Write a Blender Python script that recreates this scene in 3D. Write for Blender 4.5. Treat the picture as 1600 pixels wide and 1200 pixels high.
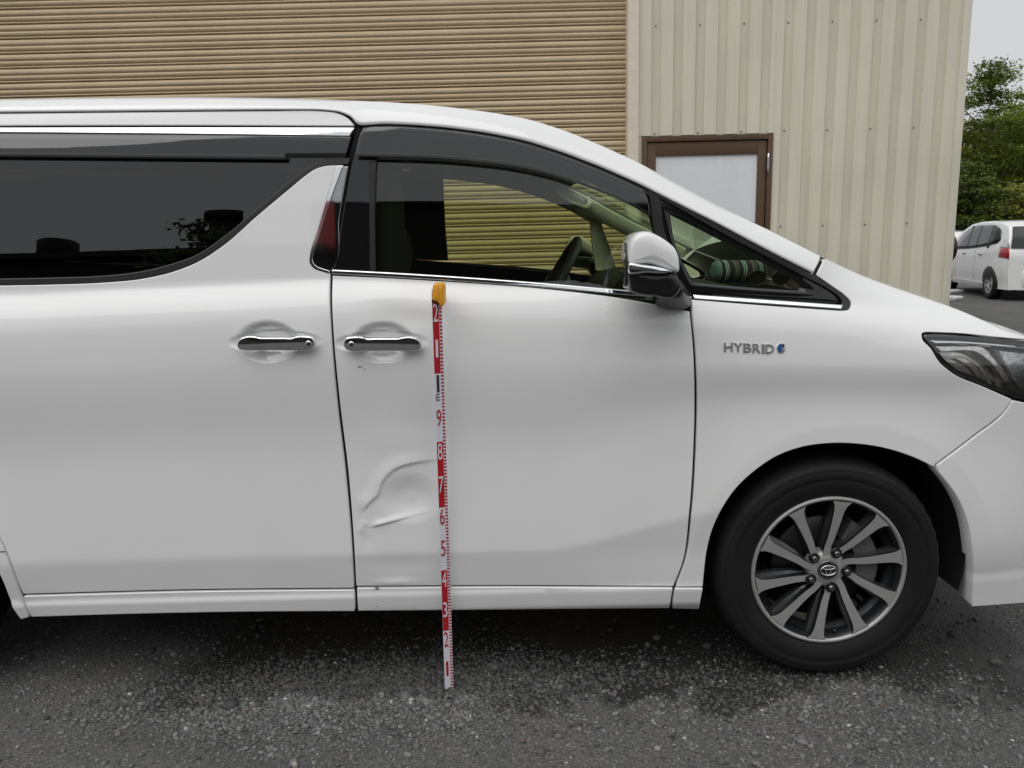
import bpy, bmesh, math, random
import numpy as np
from mathutils import Vector, Matrix, noise as mnoise
from mathutils.geometry import delaunay_2d_cdt
random.seed(7); rng = np.random.default_rng(7)
R = math.radians
sc = bpy.context.scene
for o in list(bpy.data.objects): bpy.data.objects.remove(o)
COL = sc.collection

# ------------------------------------------------------------------ camera
FPX, PITCH, ROLL, CAM = 1220.0, R(10.5), R(1.4), np.array([0.0, -2.235, 1.39])
_u0 = np.array([0, math.sin(PITCH), math.cos(PITCH)]); CW = np.array([0, math.cos(PITCH), -math.sin(PITCH)])
_r0 = np.array([1.0, 0, 0])
CR = math.cos(ROLL)*_r0 - math.sin(ROLL)*_u0
CU = math.sin(ROLL)*_r0 + math.cos(ROLL)*_u0
cd = bpy.data.cameras.new('camera'); cam = bpy.data.objects.new('camera', cd); COL.objects.link(cam)
cd.sensor_width = 36; cd.sensor_fit = 'HORIZONTAL'; cd.lens = FPX/1600*36; cd.clip_start = .05; cd.clip_end = 2000
cam.matrix_world = Matrix(((CR[0], CU[0], -CW[0], CAM[0]), (CR[1], CU[1], -CW[1], CAM[1]), (CR[2], CU[2], -CW[2], CAM[2]), (0, 0, 0, 1)))
sc.camera = cam
sc.render.resolution_x = 1024; sc.render.resolution_y = 768

# ------------------------------------------------------------------ sky, sun, exposure
SUN_EL, SUN_AZ = R(58), R(-40)        # soft overcast sun, high on the camera's left
wd = bpy.data.worlds.new('World'); sc.world = wd; wd.use_nodes = True
nt = wd.node_tree; bg = nt.nodes['Background']
sky = nt.nodes.new('ShaderNodeTexSky'); sky.sky_type = 'NISHITA'; sky.sun_disc = False
sky.sun_elevation = SUN_EL; sky.sun_rotation = math.pi + SUN_AZ; sky.air_density = 1.0; sky.dust_density = 4.0; sky.ozone_density = 1.0
hs = nt.nodes.new('ShaderNodeHueSaturation'); hs.inputs['Saturation'].default_value = .10
mx = nt.nodes.new('ShaderNodeMix'); mx.data_type = 'RGBA'; mx.inputs['Factor'].default_value = .62
nt.links.new(sky.outputs[0], hs.inputs['Color']); nt.links.new(hs.outputs[0], mx.inputs['A'])
mx.inputs['B'].default_value = (8.5, 8.72, 8.95, 1)         # even cloud layer
nt.links.new(mx.outputs['Result'], bg.inputs['Color']); bg.inputs['Strength'].default_value = .074
sd = bpy.data.lights.new('sun', 'SUN'); sd.energy = 1.1; sd.angle = R(60); sd.color = (1, .985, .965)
sun = bpy.data.objects.new('sun', sd); COL.objects.link(sun)
sdir = Vector((math.sin(SUN_AZ)*math.cos(SUN_EL), -math.cos(SUN_AZ)*math.cos(SUN_EL), math.sin(SUN_EL)))
sun.rotation_euler = sdir.to_track_quat('Z', 'Y').to_euler(); sun.location = (0, 0, 20)
vs = sc.view_settings; vs.view_transform = 'Standard'; vs.look = 'None'; vs.gamma = 1; vs.exposure = 0.38; vs.use_curve_mapping = False

# ------------------------------------------------------------------ materials
MATS = {}
def mat(name, col, rough=.5, metal=0., coat=0., var=0., scale=20., bump=0., bscale=200., spec=.5, coat_rough=.03, ior=1.5):
    if name in MATS: return MATS[name]
    m = bpy.data.materials.new(name); m.use_nodes = True; n = m.node_tree; b = n.nodes['Principled BSDF']
    b.inputs['Base Color'].default_value = (*col, 1); b.inputs['Roughness'].default_value = rough
    b.inputs['Metallic'].default_value = metal; b.inputs['Coat Weight'].default_value = coat
    b.inputs['Coat Roughness'].default_value = coat_rough; b.inputs['Specular IOR Level'].default_value = spec; b.inputs['IOR'].default_value = ior
    tc = n.nodes.new('ShaderNodeTexCoord')
    if var:
        nz = n.nodes.new('ShaderNodeTexNoise'); nz.inputs['Scale'].default_value = scale; nz.inputs['Detail'].default_value = 6
        n.links.new(tc.outputs['Object'], nz.inputs['Vector'])
        rp = n.nodes.new('ShaderNodeMapRange'); rp.inputs[1].default_value = .3; rp.inputs[2].default_value = .7
        rp.inputs[3].default_value = 1-var; rp.inputs[4].default_value = 1+var
        n.links.new(nz.outputs['Fac'], rp.inputs[0])
        ml = n.nodes.new('ShaderNodeMix'); ml.data_type = 'RGBA'; ml.blend_type = 'MULTIPLY'; ml.inputs['Factor'].default_value = 1
        ml.inputs['A'].default_value = (*col, 1); n.links.new(rp.outputs[0], ml.inputs['B']); n.links.new(ml.outputs['Result'], b.inputs['Base Color'])
    if bump:
        nz = n.nodes.new('ShaderNodeTexNoise'); nz.inputs['Scale'].default_value = bscale; nz.inputs['Detail'].default_value = 4
        n.links.new(tc.outputs['Object'], nz.inputs['Vector'])
        bp = n.nodes.new('ShaderNodeBump'); bp.inputs['Strength'].default_value = bump; bp.inputs['Distance'].default_value = .004
        n.links.new(nz.outputs['Fac'], bp.inputs['Height']); n.links.new(bp.outputs[0], b.inputs['Normal'])
    MATS[name] = m; return m
def glass(name, tint, gain=1.6, rough=0.0):
    if name in MATS: return MATS[name]
    m = bpy.data.materials.new(name); m.use_nodes = True; n = m.node_tree; n.nodes.clear()
    out = n.nodes.new('ShaderNodeOutputMaterial'); mxs = n.nodes.new('ShaderNodeMixShader')
    tr = n.nodes.new('ShaderNodeBsdfTransparent'); tr.inputs[0].default_value = (*tint, 1)
    gl = n.nodes.new('ShaderNodeBsdfGlossy'); gl.inputs['Roughness'].default_value = rough; gl.inputs['Color'].default_value = (1, 1, 1, 1)
    fr = n.nodes.new('ShaderNodeFresnel'); fr.inputs['IOR'].default_value = 1.5
    mu = n.nodes.new('ShaderNodeMath'); mu.operation = 'MULTIPLY'; mu.inputs[1].default_value = gain; mu.use_clamp = True
    n.links.new(fr.outputs[0], mu.inputs[0]); n.links.new(mu.outputs[0], mxs.inputs[0])
    n.links.new(tr.outputs[0], mxs.inputs[1]); n.links.new(gl.outputs[0], mxs.inputs[2]); n.links.new(mxs.outputs[0], out.inputs[0])
    MATS[name] = m; return m
PAINT = mat('white_paint', (.80, .80, .795), .40, 0, 1.0, var=.015, scale=3, coat_rough=.012)
CHROME = mat('chrome', (.78, .79, .80), .07, 1.0, var=.03, scale=40)
GLOSSBLK = mat('gloss_black', (.008, .008, .009), .03, 0, .3, var=.1)
BLK = mat('black_plastic', (.022, .022, .024), .45, 0, var=.15, bump=.1, bscale=900)
MIRBLK = mat('mirror_black', (.008, .008, .0085), .28, 0, var=.1)
RUBBER = mat('rubber_seal', (.008, .008, .0085), .42, 0, var=.15)
DARK = mat('underbody_dark', (.010, .010, .010), .9, 0, var=.2)
TRIMD = mat('dark_trim', (.016, .0165, .017), .7, 0, var=.15, bump=.15, bscale=500)
SEATM = mat('seat_fabric', (.018, .018, .019), .9, 0, var=.2, scale=60, bump=.2, bscale=700)
BEIGE = mat('beige_lining', (.60, .58, .50), .85, 0, var=.05, bump=.1, bscale=700)
GFRONT = glass('front_glass', (.74, .80, .58), 1.7)
GWIND = glass('windshield_glass', (.70, .84, .70), 1.5)
GREAR = glass('privacy_glass', (.012, .012, .013), 1.75)
VISOR = glass('smoked_acrylic', (.26, .26, .265), 1.9, .03)
LENSM = glass('clear_lens', (.90, .91, .92), 1.5)

# ------------------------------------------------------------------ object helpers
def link(o, parent=None):
    COL.objects.link(o)
    if parent is not None: o.parent = parent
    return o
def mesh_obj(name, v, f, m, parent=None, smooth=False, normals=None, loc=None):
    me = bpy.data.meshes.new(name)
    me.from_pydata([tuple(map(float, p)) for p in v], [], [tuple(map(int, q)) for q in f])
    if smooth or normals is not None: me.shade_smooth()
    if normals is not None: me.normals_split_custom_set_from_vertices([tuple(map(float, q)) for q in normals])
    me.materials.append(m); me.update()
    o = bpy.data.objects.new(name, me); link(o, parent)
    if loc is not None: o.location = loc
    return o
def empty(name, loc=(0, 0, 0)):
    o = bpy.data.objects.new(name, None); o.empty_display_size = .1; o.location = loc; return link(o)
def tag(o, label=None, cat=None, group=None, kind=None):
    if label: o['label'] = label
    if cat: o['category'] = cat
    if group: o['group'] = group
    if kind: o['kind'] = kind
    return o
def bm_obj(name, bm, m, parent=None, smooth=False, angle=None):
    me = bpy.data.meshes.new(name); bm.to_mesh(me); bm.free(); me.materials.append(m)
    if smooth: me.shade_smooth()
    if angle is not None:
        me.shade_smooth(); me.set_sharp_from_angle(angle=R(angle))
    o = bpy.data.objects.new(name, me); return link(o, parent)
def box(bm, x0, x1, y0, y1, z0, z1):
    v = [bm.verts.new(p) for p in ((x0,y0,z0),(x1,y0,z0),(x1,y1,z0),(x0,y1,z0),(x0,y0,z1),(x1,y0,z1),(x1,y1,z1),(x0,y1,z1))]
    for q in ((0,3,2,1),(4,5,6,7),(0,1,5,4),(1,2,6,5),(2,3,7,6),(3,0,4,7)): bm.faces.new([v[i] for i in q])
    return v
def boxo(name, x0, x1, y0, y1, z0, z1, m, parent=None, bev=0.):
    bm = bmesh.new(); box(bm, x0, x1, y0, y1, z0, z1)
    if bev: bmesh.ops.bevel(bm, geom=bm.edges[:], offset=bev, segments=2, affect='EDGES', profile=.6)
    return bm_obj(name, bm, m, parent, angle=35 if bev else None)
def grid_obj(name, P, m, parent=None, smooth=True, flip=False, close_u=False, close_v=False):
    P = np.asarray(P, float); a, b = P.shape[:2]; f = []
    for i in range(a if close_u else a-1):
        for j in range(b if close_v else b-1):
            q = [i*b+j, ((i+1) % a)*b+j, ((i+1) % a)*b+(j+1) % b, i*b+(j+1) % b]
            f.append(q[::-1] if flip else q)
    return mesh_obj(name, P.reshape(-1, 3), f, m, parent, smooth)
def tube(name, pts, rad, m, parent=None, n=10, closed=False):
    pts = [Vector(p) for p in pts]; rings = []; k = len(pts)
    rad = rad if hasattr(rad, '__len__') else [rad]*k
    up = Vector((0, 0, 1)); prev = None
    for i, p in enumerate(pts):
        if closed: d = pts[(i+1) % k]-pts[i-1]
        else: d = pts[min(i+1, k-1)]-pts[max(i-1, 0)]
        d.normalize()
        a = prev if prev is not None else (up if abs(d.z) < .9 else Vector((1, 0, 0)))
        s = d.cross(a).normalized(); t = s.cross(d).normalized(); prev = t
        rings.append([p+(s*math.cos(2*math.pi*j/n)+t*math.sin(2*math.pi*j/n))*rad[i] for j in range(n)])
    v = [q for r in rings for q in r]; f = []
    for i in range(k if closed else k-1):
        for j in range(n):
            i2 = (i+1) % k
            f.append((i*n+j, i*n+(j+1) % n, i2*n+(j+1) % n, i2*n+j))
    if not closed:
        f.append(tuple(range(n-1, -1, -1))); f.append(tuple((k-1)*n+j for j in range(n)))
    return mesh_obj(name, v, f, m, parent, True)
def lathe_y(name, prof, m, parent=None, n=64, c=(0, 0, 0), smooth=True):
    """prof: list of (radius, y); revolve round the Y axis through c"""
    P = [[(c[0]+r*math.sin(2*math.pi*j/n), c[1]+y, c[2]+r*math.cos(2*math.pi*j/n)) for j in range(n)] for r, y in prof]
    return grid_obj(name, P, m, parent, smooth, close_v=True)

def ss(a, b, x):
    t = np.clip((np.asarray(x, float)-a)/(b-a), 0, 1); return t*t*(3-2*t)
def catmull(pts, step=6.):
    p = np.array(pts, float)
    if len(p) == 2:
        n = max(2, int(np.linalg.norm(p[1]-p[0])/step)+1); t = np.linspace(0, 1, n)[:, None]; return p[0]*(1-t)+p[1]*t
    q = np.vstack([2*p[0]-p[1], p, 2*p[-1]-p[-2]]); out = []
    for i in range(1, len(q)-2):
        n = max(2, int(np.linalg.norm(q[i+1]-q[i])/step)+1)
        # centripetal-ish: scale tangents by chord
        d0, d1, d2 = (np.linalg.norm(q[i]-q[i-1])+1e-9, np.linalg.norm(q[i+1]-q[i])+1e-9, np.linalg.norm(q[i+2]-q[i+1])+1e-9)
        m1 = ((q[i]-q[i-1])/d0*d1+(q[i+1]-q[i])*d0/d1*(1))*0; 
        m1 = d1*((q[i+1]-q[i])/d1*d0+(q[i]-q[i-1])/d0*d1)/(d0+d1)
        m2 = d1*((q[i+2]-q[i+1])/d2*d1+(q[i+1]-q[i])/d1*d2)/(d1+d2)
        for t in np.linspace(0, 1, n, endpoint=False):
            out.append(q[i]*(2*t**3-3*t**2+1)+m1*(t**3-2*t**2+t)+q[i+1]*(-2*t**3+3*t**2)+m2*(t**3-t**2))
    out.append(p[-1]); return np.array(out)

# ------------------------------------------------------------------ van side surface  Y = side(x, z)
YC = .955                                   # van's centre plane
XW, ZW, YWF = 1.0, .345, .026               # front wheel centre, wheel face
XR = XW-3.0
_pz = np.array([.10,.20,.235,.25,.262,.315,.322,.38,.452,.458,.55,.65,.75,.79,.82,.86,.90,.95,1.0,1.05,1.12,1.16,1.20,1.23,1.26,1.28,1.30,1.32,1.40,1.50,1.60,1.70,1.78,1.85,1.95])
_py = np.array([.12,.078,.052,.039,.031,.022,.027,.0195,.0108,.0105,.0148,.0200,.0243,.0250,.0246,.0225,.0192,.0148,.0115,.010,.0145,.0185,.026,.037,.0525,.0640,.0668,.0693,.0798,.0933,.1088,.128,.149,.18,.237])
_gz = np.arange(.10, 1.95, .002); _g = np.interp(_gz, _pz, _py)
_k = np.exp(-.5*(np.arange(-24, 25)*.002/.016)**2); _k /= _k.sum()
_ks = np.exp(-.5*(np.arange(-24, 25)*.002/.004)**2); _ks /= _ks.sum()
_gp = np.pad(_g, 24, mode='edge'); _gA = np.convolve(_gp, _k, 'valid'); _gB = np.convolve(_gp, _ks, 'valid')
_kc = np.exp(-.5*(np.arange(-24, 25)*.002/.0065)**2); _kc /= _kc.sum(); _gC = np.convolve(_gp, _kc, 'valid')
_wl = ss(.50, .60, _gz); _gs = _gA*_wl+_gB*(1-_wl); _wu = ss(1.21, 1.25, _gz); _gs = _gs*(1-_wu)+_gC*_wu
_bx = np.array([-3., -1.4, -.5, .25, .75, 1.0, 1.5, 2.0]); _bz = np.array([1.285, 1.285, 1.305, 1.262, 1.222, 1.20, 1.14, 1.05])
_kd = np.exp(-.5*(np.arange(-120, 121)*.002/.09)**2); _kd /= _kd.sum(); _gD = np.convolve(np.pad(_g, 120, mode='edge'), _kd, 'valid'); _gD = np.where(_gz < .5, np.minimum(_gD, .030)+.10*np.maximum(0, .30-_gz), _gD)
DENT = {}
def seg_dist(x, z, poly):
    """distance, signed side and arclength fraction of points to polyline poly (k,2)"""
    best = np.full(np.shape(x), 1e9); sg = np.zeros(np.shape(x)); fr = np.zeros(np.shape(x)); k = len(poly)-1
    for i in range(k):
        a, b = poly[i], poly[i+1]; d = b-a; L = d@d
        t = np.clip(((x-a[0])*d[0]+(z-a[1])*d[1])/L, 0, 1)
        ex, ez = x-a[0]-t*d[0], z-a[1]-t*d[1]; q = np.hypot(ex, ez); c = d[0]*ez-d[1]*ex
        w = q < best; best = np.where(w, q, best); sg = np.where(w, np.sign(c), sg); fr = np.where(w, (i+t)/k, fr)
    return best, sg, fr
def side(x, z, detail=True):
    x = np.asarray(x, float); z = np.asarray(z, float)
    zb = np.interp(x, _bx, _bz); zz = z-(zb-1.30)*ss(.6, 1.1, z)-.13*ss(.05, .75, x)*ss(.30, .46, z)*(1-ss(.88, 1.08, z))
    Y = np.interp(zz, _gz, _gs); wb = ss(1.22, 1.42, x)*(1-ss(.85, 1.0, z)); Y = Y*(1-wb)+np.interp(z, _gz, _gD)*wb
    Y = Y + .05*np.maximum(0, x-.7)**2 + .45*np.maximum(0, x-1.45)**2 + .02*np.maximum(0, -x-1.9)**2
    fx = ss(.82, 1.35, x); h = zz-1.235; h = .5*(h+np.sqrt(h*h+.0016))-.012
    Y = Y + fx*(h*.7+h*h*5)
    r = np.hypot(x-XW, z-ZW); Y = Y - .008*np.clip((.64-r)/.16, 0, 1)**1.7*ss(.2, .45, z)
    r2 = np.hypot(x-XR, z-ZW); Y = Y - .008*np.clip((.64-r2)/.16, 0, 1)**1.7*ss(.2, .45, z)
    if detail and DENT:
        for c in DENT['cups']:
            q = np.hypot((x-c[0])/.098, (z-c[1])/.064); Y = Y + .019*(1-ss(.60, .98, q))
            q = np.hypot((x-c[0]-c[2])/.142, (z-c[1])/.034); Y = Y + .005*(1-ss(.80, 1.0, q))
        d, s, fr = seg_dist(x, z, DENT['arc']); sd_ = d*s         # + on the left of travel
        fade = ss(0, .12, fr)*(1-ss(.62, 1.0, fr))
        Y = Y - .0058*np.exp(-(np.where(sd_ > 0, sd_/.026, sd_/.007))**2)*fade
        cx, cz = DENT['hollow']; q = np.hypot((x-cx)/.105, (z-cz)/.085)
        Y = Y + .013*(1-ss(.15, 1., q))*ss(.004, -.020, sd_)
        d, s, fr = seg_dist(x, z, DENT['crease'])
        am = .0062*(1-ss(.10, .70, fr))+.0010*(1-ss(.8, 1.0, fr))
        Y = Y - am*np.exp(-(np.where(s > 0, d/.012, d/.0034))**2)*ss(0, .22, fr)
        Y = Y + .0007*np.sin(x*520+z*170)*np.sin(z*610-x*240)*np.exp(-((sd_+.012)/.012)**2)*fade
        d, s, fr = seg_dist(x, z, DENT['kink']); Y = Y - .0022*np.exp(-(d/.010)**2)*ss(0, .4, fr)*(1-ss(.75, 1, fr))
        for (bx_, bz_, sx, sz, am) in DENT['broad']: Y = Y + am*np.exp(-((x-bx_)/sx)**2-((z-bz_)/sz)**2)
    return Y
def rays(pp):
    pp = np.asarray(pp, float); return CW+CR*((pp[:, :1]-800)/FPX)-CU*((pp[:, 1:2]-600)/FPX)
def S(pp, off=0., detail=False):
    """photograph points -> points on the van's side surface"""
    d = rays(pp); YS = np.linspace(-.30, .60, 451)
    def g(Y): t = (Y-CAM[1])/d[:, 1]; return side(CAM[0]+t*d[:, 0], CAM[2]+t*d[:, 2], detail)+off-Y
    G = np.stack([g(np.full(len(d), y)) for y in YS], 1); hit = G < 0
    i = np.where(hit.any(1), hit.argmax(1), G.argmin(1)); i = np.clip(i, 1, len(YS)-1)
    lo, hi = YS[i-1].copy(), YS[i].copy()
    for _ in range(22):
        m = .5*(lo+hi); q = g(m) > 0; lo = np.where(q, m, lo); hi = np.where(q, hi, m)
    Y = .5*(lo+hi); t = (Y-CAM[1])/d[:, 1]; return CAM+d*t[:, None]
def atY(px, py, Y):
    d = rays([(px, py)])[0]; return CAM+d*(Y-CAM[1])/d[1]
def atZ(px, py, Z):
    d = rays([(px, py)])[0]; return CAM+d*(Z-CAM[2])/d[2]
def sxz(pp): return S(pp)[:, [0, 2]]
_cup = sxz([(418, 534), (598, 535)])
DENT = dict(cups=[(_cup[0][0], _cup[0][1], .022), (_cup[1][0], _cup[1][1], -.004)],
    arc=sxz(catmull([(562, 803), (574, 786), (588, 772), (594, 755), (604, 741), (620, 729), (642, 722), (668, 718), (705, 715)], 8))[::1],
    crease=sxz(catmull([(574, 825), (592, 819), (612, 814), (645, 806), (684, 796)], 8)),
    kink=sxz(catmull([(563, 838), (566, 822), (574, 812)], 8)),
    hollow=sxz([(640, 778)])[0], broad=[])
for (px, py, sx, sz, am) in ((600, 462, .07, .03, -.0035), (648, 498, .09, .035, .0045), (585, 620, .06, .09, .003), (640, 690, .10, .04, -.0025), (625, 880, .10, .03, .002), (618, 909, .055, .011, -.0045), (575, 845, .02, .03, .002), (655, 745, .05, .03, .0015)):
    q = sxz([(px, py)])[0]; DENT['broad'].append((q[0], q[1], sx, sz, am))
def side_n(x, z, h=.0015):
    fx = (side(x+h, z)-side(x-h, z))/(2*h); fz = (side(x, z+h)-side(x, z-h))/(2*h)
    n = np.stack([fx, -np.ones_like(fx), fz], 1); return n/np.linalg.norm(n, axis=1)[:, None]
def inside(P, q):
    x, y = q[:, 0], q[:, 1]; c = np.zeros(len(q), bool); a = P; b = np.roll(P, -1, 0)
    for (x0, y0), (x1, y1) in zip(a, b):
        if y0 == y1: continue
        m = ((y0 > y) != (y1 > y)) & (x < (x1-x0)*(y-y0)/(y1-y0)+x0); c ^= m
    return c
def bdist(P, q):
    d = np.full(len(q), 1e9); b = np.roll(P, -1, 0)
    for a_, b_ in zip(P, b):
        e = b_-a_; L = e@e
        if L < 1e-12: continue
        t = np.clip(((q-a_)@e)/L, 0, 1); d = np.minimum(d, np.hypot(*(q-a_-t[:, None]*e).T))
    return d
def outline(segs, off=0.):
    """segs: list of point lists in photograph coordinates, or ('w', [(x,z)...]) in metres"""
    out = []
    for s in segs:
        if s[0] == 'w': q = catmull(s[1], .012)
        else:
            pp = catmull(s, 5.); q = S(pp, off)[:, [0, 2]]
        out.append(q)
    P = np.vstack(out); keep = [0]
    for i in range(1, len(P)):
        if np.linalg.norm(P[i]-P[keep[-1]]) > .0012: keep.append(i)
    P = P[keep]
    while np.linalg.norm(P[0]-P[-1]) < .0012: P = P[:-1]
    A = .5*np.sum(P[:, 0]*np.roll(P[:, 1], -1)-np.roll(P[:, 0], -1)*P[:, 1])
    return P if A > 0 else P[::-1]
def vnorm2(P):
    e = np.roll(P, -1, 0)-P; n = np.stack([e[:, 1], -e[:, 0]], 1); n /= np.linalg.norm(n, axis=1)[:, None]+1e-12
    m = n+np.roll(n, 1, 0); L = np.linalg.norm(m, axis=1)[:, None]+1e-9; m = m/L
    return m/np.clip(np.sum(m*n, 1), .55, 1)[:, None]
def panel(name, segs, m, parent=None, off=0., res=.014, fine=None, edge=.0025, depth=.02, mirror=False, round_=1.2, both=False):
    P = outline(segs, off); N2 = vnorm2(P); Q = P-N2*edge; n = len(P)
    lo, hi = P.min(0), P.max(0)
    gx, gz = np.meshgrid(np.arange(lo[0], hi[0], res), np.arange(lo[1], hi[1], res)); G = np.stack([gx.ravel(), gz.ravel()], 1)
    G[1::2, 0] += 0
    dd = None
    if fine:
        for (a, b, c, d, rr) in fine:
            fx_, fz_ = np.meshgrid(np.arange(a, b, rr), np.arange(c, d, rr)); G = G[~((G[:, 0] > a-.001) & (G[:, 0] < b) & (G[:, 1] > c-.001) & (G[:, 1] < d))]
            G = np.vstack([G, np.stack([fx_.ravel(), fz_.ravel()], 1)])
    if len(G):
        G = G[inside(Q, G)]
        if len(G): G = G[bdist(Q, G) > min(res*.4, .004)]
    pts = [Vector((float(a), float(b))) for a, b in Q]+[Vector((float(a), float(b))) for a, b in G]
    vo, _, fo, ov, _, _ = delaunay_2d_cdt(pts, [(i, (i+1) % n) for i in range(n)], [], 0, 1e-6, True)
    xz = np.array([(v.x, v.y) for v in vo]); idx = {}
    for i, l in enumerate(ov):
        for k in l: idx[k] = i
    Y = side(xz[:, 0], xz[:, 1])+off; nn = side_n(xz[:, 0], xz[:, 1])
    V = np.stack([xz[:, 0], Y, xz[:, 1]], 1); base = len(V)
    Yp = side(P[:, 0], P[:, 1])+off; np_ = side_n(P[:, 0], P[:, 1])
    o3 = np.stack([N2[:, 0], 0*N2[:, 0], N2[:, 1]], 1); o3 /= np.linalg.norm(o3, axis=1)[:, None]
    n1 = np_+round_*o3; n1 /= np.linalg.norm(n1, axis=1)[:, None]
    V = np.vstack([V, np.stack([P[:, 0], Yp+edge*.6, P[:, 1]], 1), np.stack([P[:, 0], Yp+max(depth, edge), P[:, 1]], 1)])
    NN = np.vstack([nn, n1, o3])
    fa = np.array(fo); ce = xz[fa].mean(1); fa = fa[inside(Q, ce)]
    cr = np.cross(xz[fa[:, 1]]-xz[fa[:, 0]], xz[fa[:, 2]]-xz[fa[:, 0]]); fa[cr < 0] = fa[cr < 0][:, ::-1]
    F = [tuple(f) for f in fa]
    for i in range(n):
        j = (i+1) % n
        if i not in idx or j not in idx: continue
        F.append((idx[i], base+i, base+j, idx[j])); F.append((base+i, base+n+i, base+n+j, base+j))
    ob = mesh_obj(name, V, F, m, parent, True, NN)
    if mirror:
        V2 = V*np.array([1, -1, 1])+np.array([0, 2*YC, 0]); mirror_obj = mesh_obj(name, V2, [f[::-1] for f in F], m, parent, True, NN*np.array([1, -1, 1]))
        return ob, mirror_obj
    return ob
def flipY(P): return np.asarray(P)*np.array([1, -1, 1])+np.array([0, 2*YC, 0])
def puff(name, P, prof, m, parent=None, smooth=True, cap=True, mirror=False, dome=0.):
    """solid from an outline P (n,3) facing the camera side; prof: list of (scale, dy) from front to back"""
    P = np.asarray(P, float); rings = []
    ar_ = .5*np.sum(P[:, 0]*np.roll(P[:, 2], -1)-np.roll(P[:, 0], -1)*P[:, 2]); N2 = vnorm2(P[:, [0, 2]])*(1 if ar_ > 0 else -1)
    for s, dy in prof:
        q = P.copy(); q[:, 0] -= N2[:, 0]*s; q[:, 2] -= N2[:, 1]*s; q[:, 1] += dy; rings.append(q)
    if dome:
        c_ = rings[0].mean(0); r0 = rings[0].copy(); prof = list(prof)
        for k_, d_ in ((.7, .6), (.35, .92)):
            q = c_+(r0-c_)*k_; q[:, 1] = r0[:, 1]-dome*d_; rings.insert(0, q); prof.insert(0, (0, 0))
    n = len(P); V = np.vstack(rings); F = []
    for i in range(len(prof)-1):
        for j in range(n): F.append((i*n+j, i*n+(j+1) % n, (i+1)*n+(j+1) % n, (i+1)*n+j))
    a = .5*np.sum(P[:, 0]*np.roll(P[:, 2], -1)-np.roll(P[:, 0], -1)*P[:, 2])
    if cap:
        V = np.vstack([V, [V[:n].mean(0)], [V[-n:].mean(0)]]); k = len(V)
        for j in range(n): F.append((j, k-2, (j+1) % n)); F.append(((len(prof)-1)*n+j, (len(prof)-1)*n+(j+1) % n, k-1))
    if a > 0: F = [f[::-1] for f in F]
    # ccw outline seen from the camera: ring order front->back must face outward
    if mirror: V = flipY(V); F = [f[::-1] for f in F]
    me = mesh_obj(name, V, F, m, parent, smooth)
    return me
def pxring(pts, Y, step=4.):
    e = list(pts); q = catmull([e[-2], e[-1]]+e+[e[0], e[1]], step)
    # keep one closed turn: drop the two lead-in and lead-out spans
    P0 = np.array(e[0], float); P1 = np.array(e[0], float); d = np.linalg.norm(q-P0, axis=1); idx = np.where(d < 1e-6)[0]; q = q[idx[0]:idx[-1]]
    return np.array([atY(a, b, Y) for a, b in q])
def text_mesh(s, name='text', size=1., extrude=0., bold=0.):
    cu = bpy.data.curves.new(name, 'FONT'); cu.body = s; cu.size = size; cu.extrude = extrude; cu.offset = bold; cu.resolution_u = 3; cu.fill_mode = 'BOTH'
    o = bpy.data.objects.new(name, cu); COL.objects.link(o); bpy.context.view_layer.update()
    me = bpy.data.meshes.new_from_object(o.evaluated_get(bpy.context.evaluated_depsgraph_get()))
    v = np.array([p.co[:] for p in me.vertices]); f = [tuple(p.vertices) for p in me.polygons]
    bpy.data.objects.remove(o); bpy.data.curves.remove(cu); bpy.data.meshes.remove(me); return v, f

# ================================================================== GROUND
def damp_shade_mask(n, tc, L):
    """ragged-edged damp patch plus painted-in shade under the parked van"""
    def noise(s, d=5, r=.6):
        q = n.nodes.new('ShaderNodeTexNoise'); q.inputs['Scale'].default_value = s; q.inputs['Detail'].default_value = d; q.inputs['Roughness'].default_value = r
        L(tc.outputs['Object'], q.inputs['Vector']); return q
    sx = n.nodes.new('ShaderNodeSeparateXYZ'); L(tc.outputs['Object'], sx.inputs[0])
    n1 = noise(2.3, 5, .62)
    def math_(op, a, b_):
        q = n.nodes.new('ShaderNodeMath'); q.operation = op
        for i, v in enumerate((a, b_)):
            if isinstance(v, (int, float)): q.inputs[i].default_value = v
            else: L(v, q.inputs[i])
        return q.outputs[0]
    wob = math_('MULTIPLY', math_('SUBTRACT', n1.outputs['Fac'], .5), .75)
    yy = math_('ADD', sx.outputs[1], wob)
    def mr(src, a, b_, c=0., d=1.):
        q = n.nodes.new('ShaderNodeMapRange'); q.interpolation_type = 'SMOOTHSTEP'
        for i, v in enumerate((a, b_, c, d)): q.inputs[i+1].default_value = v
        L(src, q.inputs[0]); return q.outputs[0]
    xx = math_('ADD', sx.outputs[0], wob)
    damp_shade = math_('MULTIPLY', math_('MULTIPLY', mr(yy, -.08, -.01), mr(xx, -1.35, -.95)), math_('MULTIPLY', mr(xx, 1.72, 1.60), mr(yy, 2.0, 1.8)))  # covers the damp patch and the van's shade painted along with it
    return damp_shade, math_, mr
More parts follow.
